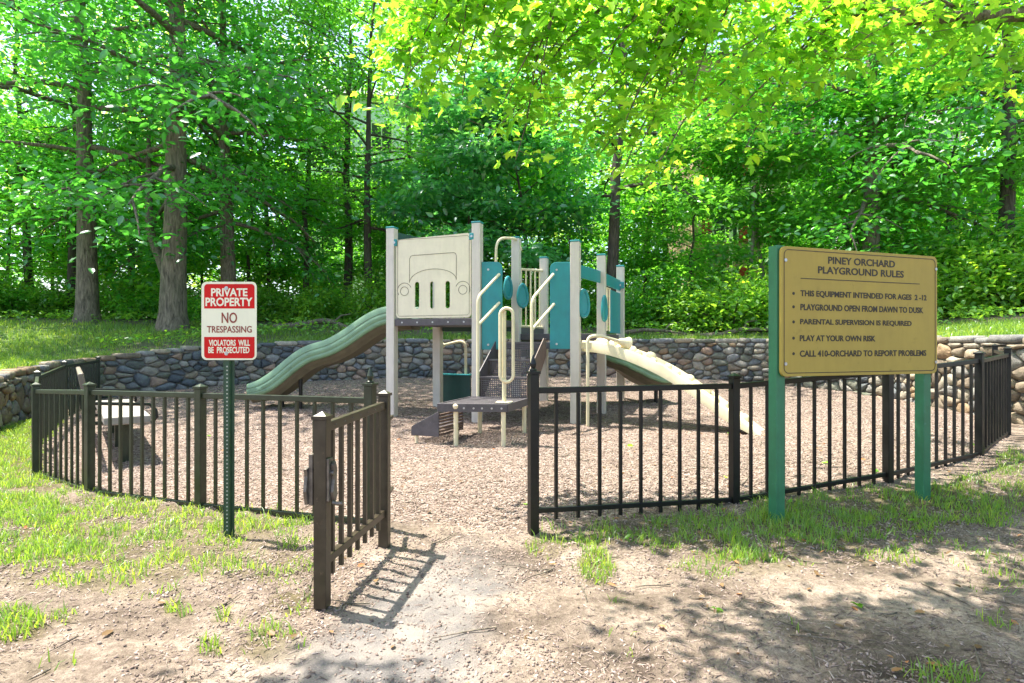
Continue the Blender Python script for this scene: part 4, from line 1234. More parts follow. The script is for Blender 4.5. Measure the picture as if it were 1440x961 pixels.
    for k in range(17):
        s_ = .12 + 2.2 * k / 17 + rg.uniform(-.03, .03); v_ = rg.uniform(.05, .17) * (-1 if k % 2 else 1)
        z_ = float(np.interp(s_, ss, zz)); sl_ = (float(np.interp(s_ + .05, ss, zz)) - z_) / .05
        t = unit(ax + up * sl_); nn = unit(up - t * up.dot(t)); c = a0 + ax * s_ + ay * v_ + up * (z_ - .022)
        R_ = rg.uniform(.05, .085); m_ = MB(); sd_ = 10; vs = []
        for rr_, hh in ((1.0, 0), (.95, .35), (.72, .72), (.35, .92)):
            vs += [c + t * (R_ * rr_ * math.cos(q_) * 1.1) + ay * (R_ * rr_ * math.sin(q_) * (1 + .25 * math.cos(2 * q_))) + nn * (R_ * 1.25 * hh) for q_ in [2 * math.pi * i / sd_ for i in range(sd_)]]
        vs.append(c + nn * R_ * 1.2)
        fs = [(r_ * sd_ + i, r_ * sd_ + (i + 1) % sd_, (r_ + 1) * sd_ + (i + 1) % sd_, (r_ + 1) * sd_ + i) for r_ in range(3) for i in range(sd_)] + [(3 * sd_ + i, 3 * sd_ + (i + 1) % sd_, 4 * sd_) for i in range(sd_)]
        m_.add(vs, fs).build('foothold', M['ramp'], rp, True)
    # bent pole with a flared end beside the ramp
    p0 = at_px(826.5, 598, 8.15); p0.z = gz(p0.x, p0.y) - .1
    p1, p2, p3 = at_px(826.5, 474, 8.15), at_px(842, 472, 8.2), at_px(874, 481, 8.35)
    MB().tube(bend([p0, Vector((p0.x, p0.y, p1.z)), p2, p3], .13, 8), .023, 10).build('bent_rail', M['cream_pipe'], root, True)
    dd = unit(p3 - p2)
    MB().tube([p3 - dd * .06, p3 - dd * .02, p3 + dd * .03, p3 + dd * .11, p3 + dd * .13], [.024, .05, .06, .10, .085], 12).build('flared_end', M['ramp'], root, True)
    MB().beam(at_px(813, 486, 8.4), at_px(832, 487, 8.35), .03, .09).build('ramp_bracket', M['cream_pipe'], root, bevel=.004)
playset()

# ------------------------------------------------------------------ buildings behind the wood
def building(name, x, y, w, dpt, z0, h, wall, label, shutter, win_rows, win_cols, pipes, roof, rot=0.0):
    root = empty(name, (x, y, z0), label, 'building')
    c, s = math.cos(rot), math.sin(rot)
    ax = Vector((c, s, 0)); ay = Vector((-s, c, 0)); up = Vector((0, 0, 1)); o = Vector((x, y, z0))
    MB().box(o + ay * dpt / 2 + up * h / 2, (w, dpt, h), ax).build('wall', wall, root)
    r = MB()
    ov = .5
    A = [o + ax * (sx * (w / 2 + ov)) + ay * (yy) + up * zz for sx in (-1, 1) for yy, zz in ((-ov, h), (dpt / 2, h + dpt * .28), (dpt + ov, h))]
    r.add(A, [(0, 3, 4, 1), (1, 4, 5, 2), (0, 1, 2), (3, 5, 4), (0, 2, 5, 3)])
    r.build('roof', roof, root)
    for i in range(win_cols):
        for j in range(win_rows):
            c_ = o + ax * (-w / 2 + w * (i + .5) / win_cols) + up * (1.6 + (h - 1.0) * j / win_rows) - ay * .02
            f = MB().box(c_, (1.1, .08, 1.5), ax).build('window', M['sign_white'], root)
            g = MB()
            for k in (-1, 1):
                for l in (-1, 1): g.box(c_ + ax * (.25 * k) + up * (.35 * l) - ay * .045, (.44, .02, .62), ax)
            g.build('glass', M['glass'], f)
            if shutter:
                for k in (-1, 1): MB().box(c_ + ax * (.78 * k) - ay * .02, (.40, .06, 1.5), ax).build('shutter', shutter, root)
    for u_ in pipes:
        p = o + ax * (u_ * w / 2) - ay * .1
        MB().tube([p, p + up * h], .09, 8).build('downpipe', M['sign_white'], root, True)
    return root
def brick_mat():
    m, nt, b = new_mat('brick')
    br = nd(nt, 'ShaderNodeTexBrick'); br.inputs['Scale'].default_value = 4.5
    br.inputs['Color1'].default_value = (.40, .22, .14, 1); br.inputs['Color2'].default_value = (.50, .30, .20, 1); br.inputs['Mortar'].default_value = (.5, .43, .36, 1)
    mp = nd(nt, 'ShaderNodeMapping'); mp.inputs['Rotation'].default_value = (math.radians(90), 0, 0)
    nt.links.new(objco(nt), mp.inputs[0]); nt.links.new(mp.outputs[0], br.inputs[0])
    nt.links.new(br.outputs[0], b.inputs['Base Color']); b.inputs['Roughness'].default_value = .9
    return m
def siding_mat():
    m, nt, b = new_mat('white_siding')
    w = nd(nt, 'ShaderNodeTexWave'); w.bands_direction = 'Z'; w.wave_profile = 'SAW'; w.inputs['Scale'].default_value = 1.6
    nt.links.new(objco(nt), w.inputs[0])
    nt.links.new(ramp(nt, w.outputs[0], [(0, (.55, .57, .60)), (.15, (.72, .74, .76)), (1, (.76, .78, .80))]), b.inputs['Base Color'])
    b.inputs['Roughness'].default_value = .6; bump(nt, b, w.outputs[0], .6, .02)
    return m
M['brick'] = brick_mat(); M['siding'] = siding_mat()
M['shutter_red'] = painted('shutter_red', (.38, .035, .03), .5)
M['roof_grey'] = painted('roof_grey', (.19, .19, .20), .85, .25, 6, bstr=.4)
M['glass'] = painted('window_glass', (.03, .04, .05), .08, .1, 3)
building('brick_house', 10.6, 25.5, 5.4, 8, 2.3, 11.5, M['brick'], 'tan brick apartment building with red shutters and white downpipes behind the trees',
         M['shutter_red'], 4, 2, (-.42, -.12), M['roof_grey'], -.1)
building('white_house', -6.4, 29.0, 7.0, 8, 2.4, 11.0, M['siding'], 'white sided apartment building with grey roof showing through the trees',
         None, 4, 3, (.8,), M['roof_grey'], .12)
building('white_house', 18.6, 27.5, 4.0, 7, 2.2, 9.0, M['siding'], 'pale sided house glimpsed behind the straight trunk and the gold sign',
         None, 3, 2, (-.9,), M['roof_grey'], -.25)

# ------------------------------------------------------------------ leaves and trees
OVAL_V = np.array([(0, 0, 0), (.23, .25, .05), (.22, .62, .04), (0, 1, -.07), (-.22, .62, .04), (-.23, .25, .05)])
OVAL_F = [(0, 1, 2, 3), (0, 3, 4, 5)]
MAPLE_V = np.array([(0, 0, 0), (.30, -.06, .0), (.24, .15, .07), (.56, .40, -.05), (.25, .45, .08), (.20, .70, .03), (0, 1, -.16),
                    (-.30, -.06, .0), (-.24, .15, .07), (-.56, .40, -.05), (-.25, .45, .08), (-.20, .70, .03)])
MAPLE_F = [(0, 1, 2, 3, 4, 5, 6), (0, 6, 11, 10, 9, 8, 7)]
def leaf_arrays(P, N, D, S, shape):
    N = N / np.linalg.norm(N, axis=1, keepdims=True)
    D = D - (D * N).sum(1, keepdims=True) * N
    D = D / np.maximum(np.linalg.norm(D, axis=1, keepdims=True), 1e-6)
    B = np.cross(D, N)
    V = P[:, None] + S[:, None, None] * (shape[None, :, 0, None] * B[:, None] + shape[None, :, 1, None] * D[:, None] + shape[None, :, 2, None] * N[:, None])
    return V
def leaf_mesh(name, P, N, D, S, rnd, mat, shape=OVAL_V, faces=OVAL_F):
    V = leaf_arrays(P, N, D, S, shape)
    n, k = len(P), len(shape)
    off = (np.arange(n) * k)[:, None]
    loops = np.concatenate([np.array(f)[None] + off for f in faces], 1).ravel()
    counts = np.tile(np.array([len(f) for f in faces]), n)
    return np_mesh(name, V.reshape(-1, 3), loops, counts, mat, {'rnd': np.repeat(rnd, k)})
def clump_leaves(rg, C, per, cr, flat, size, updev, droop):
    """leaves spread round clump centres C"""
    n = len(C) * per
    c = np.repeat(C, per, 0)
    o = rg.normal(size=(n, 3)) * np.array([cr, cr, cr * flat]) * np.repeat(rg.uniform(.6, 1.25, len(C)), per)[:, None]
    P = c + o
    N = rg.normal(size=(n, 3)) * updev + np.array([0, 0, 1.0]) + np.repeat(rg.normal(size=(len(C), 3)) * .22, per, 0)
    D = o / (np.linalg.norm(o, axis=1, keepdims=True) + 1e-6) + rg.normal(size=(n, 3)) * .45 + np.array([0, 0, -droop])
    S = size * rg.uniform(.65, 1.25, n)
    rnd = np.clip(np.repeat(rg.uniform(0, .55, len(C)), per) + rg.uniform(-.12, .22, n), 0, .75)
    return P, N, D, S, rnd
def tree_meshes(seed, H, r0, cb, R, nl, leaf, per, mat, bark, prof='round', elev=(.05, .95), droop=.35, nsub=4, wob=.12, flat=.42, cr=.42, updev=.5, lean=0.0, skirt=0):
    rg = np.random.default_rng(seed)
    mb = MB()
    nt = 11
    xy = np.cumsum(rg.normal(size=(nt, 2)) * wob, 0) * np.linspace(0, 1, nt)[:, None]
    T = [Vector((xy[i, 0] + lean * i / (nt - 1) * H, xy[i, 1], H * .94 * i / (nt - 1))) for i in range(nt)]
    T = [Vector((0, 0, -.4))] + T
    rad = [r0 * 1.5] + [r0 * (1 - .86 * i / (nt - 1)) * (1.32 if i == 0 else 1) for i in range(nt)]
    # a flare ring just above the root
    T.insert(2, T[1].lerp(T[2], .3)); rad.insert(2, r0 * 1.03)
    mb.tube(T, rad, 14)
    def on_trunk(z):
        for i in range(len(T) - 1):
            if T[i].z <= z <= T[i + 1].z:
                f = (z - T[i].z) / (T[i + 1].z - T[i].z + 1e-6)
                return T[i].lerp(T[i + 1], f), rad[i] * (1 - f) + rad[i + 1] * f
        return T[-1], rad[-1]
    C = []
    for i in range(nl):
        t = (i + rg.random() * .8) / nl
        z = cb + (H * .93 - cb) * t
        b, rb = on_trunk(z)
        if prof == 'round': L = R * (.55 + .55 * math.sin(math.pi * min(1, t * .85 + .12)))
        elif prof == 'cone': L = R * (1.05 - .8 * t)
        else: L = R * (.75 + .3 * math.sin(3 * t))
        L *= rg.uniform(.7, 1.2)
        az = i * 2.4 + rg.uniform(-.5, .5); el = elev[0] + (elev[1] - elev[0]) * t + rg.uniform(-.15, .2)
        pts = [b]; p = b.copy()
        for k in range(5):
            e = el - droop * (k / 4) + rg.uniform(-.12, .12); a = az + rg.uniform(-.2, .2)
            p = p + Vector((math.cos(a) * math.cos(e), math.sin(a) * math.cos(e), math.sin(e))) * (L / 5)
            pts.append(p.copy())
        rl = max(.016, min(rb * .5, .021 * L))
        mb.tube(pts, [rl * (1 - .8 * k / 5) for k in range(6)], 6, caps=False)
        C.append(pts[-1])
        for k in range(nsub):
            f = .30 + .65 * (k + rg.random()) / nsub
            q = pts[min(4, int(f * 5))].lerp(pts[min(5, int(f * 5) + 1)], f * 5 % 1)
            a2 = az + (1 if k % 2 else -1) * rg.uniform(.5, 1.2); e2 = el - droop * f + rg.uniform(-.25, .35)
            l2 = L * rg.uniform(.28, .48) * (1.2 - f * .5)
            sp = [q]
            for m in range(3):
                e3 = e2 - .18 * m
                sp.append(sp[-1] + Vector((math.cos(a2 + rg.uniform(-.2, .2)) * math.cos(e3), math.sin(a2) * math.cos(e3), math.sin(e3))) * (l2 / 3))
            mb.tube(sp, [rl * .4, rl * .3, rl * .2, rl * .1], 4, caps=False)
            C += [sp[1].lerp(sp[2], .3), sp[2].lerp(sp[3], .4), sp[3]]
    for k in range(skirt):                               # leafy shoots close round the trunk
        z = cb + 1.0 + 6.5 * (k + rg.random()) / skirt; b, rb = on_trunk(z); a = rg.uniform(0, 6.28); l = rg.uniform(.7, 1.5)
        e = b + Vector((math.cos(a) * l, math.sin(a) * l, rg.uniform(-.3, .3)))
        mb.tube([b, b.lerp(e, .5) + Vector((0, 0, .12)), e], [.014, .010, .004], 4, caps=False)
        C += [e, b.lerp(e, .7)]
    C = np.array([[*c] for c in C]); C = C + rg.normal(size=C.shape) * .12
    P, N, D, S, rnd = clump_leaves(rg, C, per, cr, flat, leaf, updev, .35)
    me = bpy.data.meshes.new('trunk'); me.from_pydata(mb.v, [], mb.f); me.materials.append(bark)
    me.polygons.foreach_set('use_smooth', [True] * len(me.polygons)); me.update()
    return me, leaf_mesh('crown', P, N, D, S, rnd, mat)
def place_tree(kind, x, y, label, cat='tree', name='oak_tree', group=None, sc=1.0, rz=None, z=None, sink=.05):
    r = empty(name, (x, y, (hz(x, y) if z is None else z) - sink), label, cat, group)
    r.rotation_euler = (0, 0, random.uniform(0, 6.28) if rz is None else rz)
    r.scale = (sc, sc, sc)
    link('trunk', kind[0], r); link('crown', kind[1], r)
    return r
def bare_empty_scale(r, s): r.scale = s

KIND = {
    'big': [tree_meshes(21 + i, 16, .29, 3.3, 4.9, 30, .20, 30, M['leaf_oak'], M['bark'], 'even', (-.3, .9), .3, 4, .10, cr=.50, skirt=26) for i in range(3)],
    'mid': [tree_meshes(41 + i, 14, .17, 3.2, 3.4, 22, .16, 26, M['leaf_mid'], M['bark_dark'], 'round', (-.05, .9), .4, 4, .14, cr=.42) for i in range(3)],
    'pole': [tree_meshes(61 + i, 13, .105, 4.5, 2.4, 18, .15, 30, M['leaf_mid'], M['bark_dark'], 'round', (0, .9), .4, 3, .16, cr=.42) for i in range(2)],
    'under': [tree_meshes(71 + i, 6.0, .06, 1.0, 2.2, 18, .17, 60, M['leaf_mid'], M['bark_dark'], 'round', (-.05, .8), .45, 3, .14, cr=.36) for i in range(2)],
    'gloss': [tree_meshes(81 + i, 7.0, .08, 1.6, 2.2, 20, .20, 56, M['leaf_dark'], M['bark_dark'], 'round', (0, .8), .4, 3, .14, cr=.36) for i in range(1)],
    'far': [tree_meshes(91 + i, 21, .26, 3.0, 5.2, 24, .30, 17, M['leaf_far_haze'], M['bark_dark'], 'round', (-.1, .9), .35, 4, .16, cr=.75) for i in range(3)],
}
def bush_meshes(seed, H, R, n, leaf, per, mat):
    rg = np.random.default_rng(seed); mb = MB(); C = []
    for i in range(n):
        a = rg.uniform(0, 6.28); r = R * math.sqrt(rg.random()); h = H * (1 - .55 * (r / R) ** 2) * rg.uniform(.45, 1.0)
        p = Vector((math.cos(a) * r, math.sin(a) * r, h)); q = Vector((p.x * .25, p.y * .25, 0))
        mb.tube([q - Vector((0, 0, .1)), q.lerp(p, .5) + Vector((0, 0, .1 * H)), p], [.016, .011, .004], 4, caps=False)
        C += [p, q.lerp(p, .72) + Vector((0, 0, .08 * H)), q.lerp(p, .45)]
    C = np.array([[*c] for c in C])
    P, N, D, S, rnd = clump_leaves(rg, C, per, .22 * max(.7, R), .6, leaf, .55, .2)
    P[:, 2] = np.maximum(P[:, 2], .04)
    me = bpy.data.meshes.new('stems'); me.from_pydata(mb.v, [], mb.f); me.materials.append(M['bark_dark']); me.update()
    return me, leaf_mesh('foliage', P, N, D, S, rnd, mat)
BUSH = [bush_meshes(101, 1.5, 1.25, 34, .13, 34, M['leaf_bush']), bush_meshes(102, 1.2, 1.0, 30, .11, 36, M['leaf_mid']), bush_meshes(103, 2.4, 1.7, 46, .14, 36, M['leaf_bush'])]
def place_bush(k, x, y, label, group, sc=1.0):
    r = empty('bush', (x, y, hz(x, y) - .03), label, 'bush', group)
    r.rotation_euler = (0, 0, random.uniform(0, 6.28)); r.scale = (sc, sc, sc * random.uniform(.85, 1.15))
    link('stems', BUSH[k][0], r); link('foliage', BUSH[k][1], r)

def T(kind, i, px, Z, label, sc=1.0, name='oak_tree', rz=None, group=None):
    return place_tree(KIND[kind][i % len(KIND[kind])], X_of(px, Z), Z, label, name=name, sc=sc, rz=rz, group=group)
# trees one can tell apart, left to right
T('big', 0, 123, 16.5, 'thick pale barked oak trunk leaning slightly at the left edge of the upper lawn', .95, rz=.4)
fork = T('big', 1, 243, 15.6, 'thickest grey oak trunk standing on the lawn left of the no trespassing sign', 1.12, rz=2.2)
T('big', 2, 322, 17.5, 'straight oak rising directly behind the no trespassing sign', .82, rz=4.0)
bpy.context.view_layer.update()
fp = [(X_of(244, 15.62), 15.62, z_of(418, 15.62)), (X_of(232, 15.7), 15.75, z_of(385, 15.7)), (X_of(217, 15.8), 15.9, z_of(350, 15.8)), (X_of(204, 15.9), 16.1, z_of(322, 15.9)), (X_of(196, 16), 16.4, z_of(270, 16)), (X_of(190, 16), 16.6, z_of(180, 16))]
fo = MB().tube(fp, [.17, .14, .125, .11, .09, .05], 12).build('limb', M['bark'], None, True)
fo.parent = fork; fo.matrix_parent_inverse = fork.matrix_world.inverted()
T('mid', 0, 42, 19.5, 'slim dark trunk at the far left beyond the lawn', .85, 'slender_tree', 1.0)
T('mid', 1, 101, 19.0, 'dark slim trunk just behind the pale oak at left', .9, 'slender_tree', 2.0)
T('pole', 0, 183, 20.0, 'thin trunk between the two thick oaks at left', 1.1, 'slender_tree', 3.0)
T('mid', 2, -70, 19.0, 'leafy tree reaching in from beyond the left edge', .95, 'leafy_tree', 3.6)
T('pole', 1, 380, 21.0, 'thin leaning tree behind the green slide', .95, 'slender_tree', .5)
T('pole', 0, 432, 19.5, 'thin straight tree above the end of the green slide', 1.0, 'slender_tree', 4.5)
T('mid', 0, 489, 20.0, 'dark ivy clad trunk left of the playground panel', .95, 'slender_tree', 5.1)
T('mid', 1, 518, 18.5, 'brown forked trunk beside the white house', .85, 'slender_tree', .2)
T('mid', 2, 582, 24.0, 'dark trunk high behind the playground panel', 1.15, 'slender_tree', 1.4)
T('gloss', 0, 655, 17.5, 'dark glossy leaved tree behind the two tall playground posts', 1.05, 'glossy_tree', .3)
T('gloss', 0, 748, 17.8, 'dark glossy leaved tree behind the playground stairs', 1.0, 'glossy_tree', 2.6)
T('mid', 0, 860, 17.0, 'dark trunked tree directly behind the right playground posts', 1.1, 'leafy_tree', 2.9)
T('pole', 1, 908, 20.5, 'thin dark trunk right of the playground structure', 1.1, 'slender_tree', 1.1)
T('pole', 0, 938, 21.5, 'dark thin trunk midway between playground and gold sign', 1.15, 'slender_tree', 5.5)
KIND['pale'] = [tree_meshes(121, 7.5, .085, 3.6, 1.7, 13, .15, 46, M['leaf_mid'], M['bark_pale'], 'round', (.1, .9), .4, 3, .10, cr=.4)]
T('pale', 0, 1053, 17.2, 'pale slender trunk just left of the gold sign', 1.0, 'sapling', .8)
T('pale', 0, 1074, 18.0, 'thinner grey trunk tight beside the gold sign post', .92, 'sapling', 3.4)
T('big', 1, 1222, 16.0, 'straight brown trunk standing above the gold sign', .86, rz=1.2)
T('pole', 1, 1300, 19.5, 'leaning dark trunk over the right end of the gold sign', 1.05, 'slender_tree', 4.2).rotation_euler = (0, .32, .3)
T('mid', 1, 1414, 14.6, 'dark trunked tree at the right edge above the bright bushes', 1.12, 'leafy_tree', 2.2)
T('mid', 2, 1530, 15.0, 'leafy tree overhanging from beyond the right edge', 1.0, 'leafy_tree', .9)
T('under', 0, 1190, 17.0, 'low spreading young tree right behind the gold sign', 1.15, 'young_tree', 1.1)
T('under', 1, 968, 17.8, 'bright young tree between the playground and the brick building', .95, 'young_tree', 2.0)
T('under', 0, 1330, 16.4, 'young tree behind the right end of the gold sign', 1.2, 'young_tree', .6)
# young trees of the understory
rg = random.Random(19)
us = [(10, 20), (75, 22), (150, 23), (215, 21.5), (285, 22.5), (345, 20.5), (405, 23.5), (450, 22), (585, 22), (612, 20.5), (700, 21.5), (800, 20), (880, 22.5),
      (930, 24), (1165, 21), (1185, 23), (1262, 20), (1370, 19.5), (1430, 21)]
for i, (px, Z) in enumerate(us):
    T('under', i, px, Z, ['thin stemmed young tree in the understory left of the playground', 'thin stemmed young tree in the understory right of the playground'][px > 720],
      rg.uniform(.8, 1.25), 'young_tree', group='young trees of the understory')
# the wood behind
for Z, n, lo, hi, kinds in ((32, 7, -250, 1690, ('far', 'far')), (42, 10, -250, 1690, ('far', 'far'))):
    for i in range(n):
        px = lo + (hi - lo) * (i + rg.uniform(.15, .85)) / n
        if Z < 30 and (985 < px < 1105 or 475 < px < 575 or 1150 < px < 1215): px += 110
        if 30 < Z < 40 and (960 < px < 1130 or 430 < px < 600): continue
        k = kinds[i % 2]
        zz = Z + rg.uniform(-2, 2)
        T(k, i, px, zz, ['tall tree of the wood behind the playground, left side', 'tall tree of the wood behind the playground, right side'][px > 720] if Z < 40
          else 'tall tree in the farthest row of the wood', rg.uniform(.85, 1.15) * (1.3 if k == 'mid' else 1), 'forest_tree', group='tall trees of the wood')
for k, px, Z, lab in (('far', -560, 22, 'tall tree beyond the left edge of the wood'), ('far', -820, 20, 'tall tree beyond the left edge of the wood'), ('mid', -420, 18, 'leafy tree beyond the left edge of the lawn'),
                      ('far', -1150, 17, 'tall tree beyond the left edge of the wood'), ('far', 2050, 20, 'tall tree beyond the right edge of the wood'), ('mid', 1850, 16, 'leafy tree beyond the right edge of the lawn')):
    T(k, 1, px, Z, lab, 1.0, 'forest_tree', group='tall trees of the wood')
# bushes at the wood's edge
bs = [(-40, 17.5), (25, 18.2), (75, 18.6), (60, 20.5), (165, 19.5), (205, 19), (275, 19.2), (300, 17.6), (355, 18.5), (395, 19.2), (440, 18.2), (470, 18.6), (540, 18.0), (590, 17.6), (640, 18.6),
      (690, 17.2), (735, 18.2), (790, 17.4), (835, 18.4), (885, 17.2), (925, 17.6), (965, 16.6), (998, 17.2), (1028, 15.6), (1090, 15.2), (1120, 16.0), (1180, 15.6), (1250, 15.0)]
for i, (px, Z) in enumerate(bs):
    place_bush(i % 2 if px < 960 else 0, X_of(px, Z), Z, ['low green bush at the wood edge behind the left lawn', 'low green bush at the wood edge behind the wall'][px > 420], 'bushes at the wood edge', rg.uniform(.8, 1.2))
for px, Z, s, lab in ((1355, 15.2, 1.0, 'tall bright green bush beside the right edge of the gold sign'), (1412, 14.2, 1.05, 'big yellow green bush at the right edge above the wall'),
                      (1465, 13.6, 1.1, 'bright bush cut off by the right edge'), (1385, 16.6, 1.2, 'rear bright bush under the dark trunk at right')):
    place_bush(2, X_of(px, Z), Z, lab, None, s)

# ------------------------------------------------------------------ maple overhanging from the right
def maple():
    rg = np.random.default_rng(77); rr_ = random.Random(77)
    bx, by = 7.4, 3.0
    g = gz(bx, by)
    root = empty('maple_tree', (bx, by, g), 'bright yellow green maple whose branches hang down across the top of the view', 'tree')
    mb = MB(); C = []
    mb.tube([(bx, by, g - .3), (bx, by, g + .3), (bx - .05, by, 2.0), (bx - .1, by + .1, 3.6), (bx + .1, by, 5.5), (bx, by, 8)], [.32, .24, .21, .19, .12, .04], 14)
    def limb(pts, r0, r1):
        pts = [Vector(p) for p in pts]
        mb.tube(pts, [r0 + (r1 - r0) * k / (len(pts) - 1) for k in range(len(pts))], 8, caps=False)
        return pts
    L1 = limb([(bx - .08, by, 3.3), (6.2, 3.9, 3.75), (4.7, 4.9, 4.02), (3.35, 4.95, 3.99), (2.1, 4.9, 4.35), (.9, 4.8, 4.7), (-.3, 4.9, 4.95)], .085, .016)
    L2 = limb([(bx - .1, by, 3.9), (6.0, 3.3, 4.9), (4.4, 3.5, 5.4), (2.6, 3.4, 5.5), (.8, 3.2, 5.5), (-.7, 3.1, 5.3), (-2.2, 2.8, 5.2)], .10, .015)
    L5 = limb([(bx - .1, by, 4.2), (6.2, 4.2, 5.1), (4.4, 5.2, 5.6), (2.4, 5.5, 5.7), (.6, 5.4, 5.6)], .08, .015)
    L3 = limb([(bx - .08, by, 3.6), (6.6, 4.6, 4.4), (5.6, 6.0, 5.0), (4.2, 6.9, 5.3), (2.6, 7.1, 5.4)], .08, .015)
    L4 = limb([(bx - .1, by, 4.4), (6.0, 2.4, 5.4), (4.2, 2.3, 5.8), (2.2, 2.4, 5.9), (.4, 2.6, 5.8)], .08, .015)
    def spray(limb_, tip, sag, n=7, start=.35, w=.22):
        tip = Vector(tip); sweep = rr_.uniform(.5, 1.5)
        b = min((p for k in range(len(limb_) - 1) for p in [limb_[k].lerp(limb_[k + 1], f / 6) for f in range(7)]), key=lambda p: (Vector((p.x, p.y, p.z * .4)) - Vector((tip.x + sweep, tip.y + .15, tip.z * .4))).length + (0 if p.z > tip.z else 3))
        b = b + Vector((rr_.uniform(-.1, .1), 0, 0))
        pts = []
        for k in range(9):
            f = k / 8; p = b.lerp(tip, f); p.z += sag * math.sin(math.pi * f) * (1 - .4 * f)
            p += Vector((rr_.uniform(-.05, .05), rr_.uniform(-.05, .05), 0)) * (0 < k < 8)
            pts.append(p)
        mb.tube(pts, [.014 * (1 - .85 * k / 8) + .002 for k in range(9)], 5, caps=False)
        for k in range(n):
            f = start + (1 - start) * (k + .6) / n
            p = pts[min(7, int(f * 8))].lerp(pts[min(8, int(f * 8) + 1)], f * 8 % 1)
            sd = Vector((rr_.uniform(-1, 1), rr_.uniform(-1, 1), rr_.uniform(-.45, .2))) * w * 1.5
            mb.tube([p, p + sd * .5, p + sd], [.004, .003, .0015], 4, caps=False)
            C.append(p + sd * .4); C.append(p + sd)
    def pt(px, py, Z): return (X_of(px, Z), Z, z_of(py, Z))
    tips = [(570, 110, 4.9), (612, 60, 5.0), (650, 135, 5.1), (690, 195, 5.0), (722, 165, 5.1), (742, 110, 4.9), (548, 95, 5.2), (585, 165, 5.3), (830, 150, 4.9), (895, 215, 5.0), (553, 150, 5.1), (600, 135, 5.2), (590, 60, 4.9), (640, 95, 4.8), (690, 60, 4.7), (725, 225, 4.9), (705, 150, 4.8), (760, 130, 4.7), (800, 170, 5.0), (845, 215, 5.0), (880, 170, 4.7), (905, 255, 5.2),
            (875, 245, 5.1), (975, 120, 4.7), (1020, 175, 5.0), (1045, 215, 5.3), (1010, 85, 4.6), (1150, 100, 4.8), (1200, 70, 4.6), (1250, 80, 4.9), (1310, 95, 5.2),
            (1360, 100, 5.0), (1410, 125, 5.3), (1460, 120, 5.2), (830, 90, 4.6), (770, 40, 4.5), (920, 60, 4.5), (1120, 40, 4.5), (670, 10, 4.6), (560, 15, 4.8), (860, 20, 4.5), (980, 20, 4.4), (740, 80, 5.2), (1060, 60, 5.2)]
    for a, b, c in tips: spray(L1, pt(a, b, c), .28, 9, .25, .24)
    for _ in range(16): spray(L5, (rr_.uniform(-.2, 4.8), rr_.uniform(4.7, 6.0), rr_.uniform(4.9, 5.6)), .3, 7, .2, .35)
    for t_ in ((-2.75, 2.82, 4.75), (-2.45, 2.78, 4.9)): spray(L2, t_, .2, 4, .7, .2)
    for _ in range(104):
        a_ = rr_.uniform(-1.05, 3.6)
        spray(L2, (a_, rr_.uniform(2.7 if a_ > 0 else 2.5, 3.9 if a_ > 0 else 3.3), rr_.uniform(4.5, 5.3)), .3, 7, .2, .33)
    for _ in range(12):
        spray(L3, (rr_.uniform(2.4, 6.2), rr_.uniform(5.6, 7.3), rr_.uniform(4.7, 5.5)), .3, 7, .2, .35)
    for _ in range(22):
        spray(L4, (rr_.uniform(-.2, 5.0), rr_.uniform(1.9, 3.0), rr_.uniform(4.6, 5.8)), .3, 7, .2, .38)
    C = np.array([[*c] for c in C])
    P, N, D, S, rnd = clump_leaves(rg, C, 9, .13, .5, .10, .5, .75)
    S = S * rg.uniform(.6, 1.15, len(S))
    N[:, 1] -= .25
    me = bpy.data.meshes.new('trunk'); me.from_pydata([(x - bx, y - by, z - g) for x, y, z in mb.v], [], mb.f); me.materials.append(M['bark'])
    me.polygons.foreach_set('use_smooth', [True] * len(me.polygons)); me.update()
    link('trunk', me, root)
    link('crown', leaf_mesh('crown', P - np.array([bx, by, g]), N, D, S, rnd, M['leaf_maple'], MAPLE_V, MAPLE_F), root)
maple()

# ------------------------------------------------------------------ grass, chips, litter, twigs
def blades(name, x, y, z, h, w, lean, rnd, mat):
    n = len(x); a = RNG.uniform(0, 6.28, n); b = RNG.uniform(0, 6.28, n)
    ca, sa = np.cos(a), np.sin(a); lx, ly = np.cos(b) * lean * h, np.sin(b) * lean * h
    V = np.zeros((n, 5, 3)); base = np.stack([x, y, z], -1)
    wv = np.stack([ca * w, sa * w, np.zeros(n)], -1)
    mid = base + np.stack([lx * .35, ly * .35, h * .6], -1); tip = base + np.stack([lx, ly, h * (1 - .25 * lean)], -1)
    V[:, 0] = base - wv; V[:, 1] = base + wv; V[:, 2] = mid + wv * .75; V[:, 3] = mid - wv * .75; V[:, 4] = tip
    off = (np.arange(n) * 5)[:, None]
    loops = np.concatenate([np.array([0, 1, 2, 3])[None] + off, np.array([3, 2, 4])[None] + off], 1).ravel()
    return np_mesh(name, V.reshape(-1, 3), loops, np.tile([4, 3], n), mat, {'rnd': np.repeat(rnd, 5)})
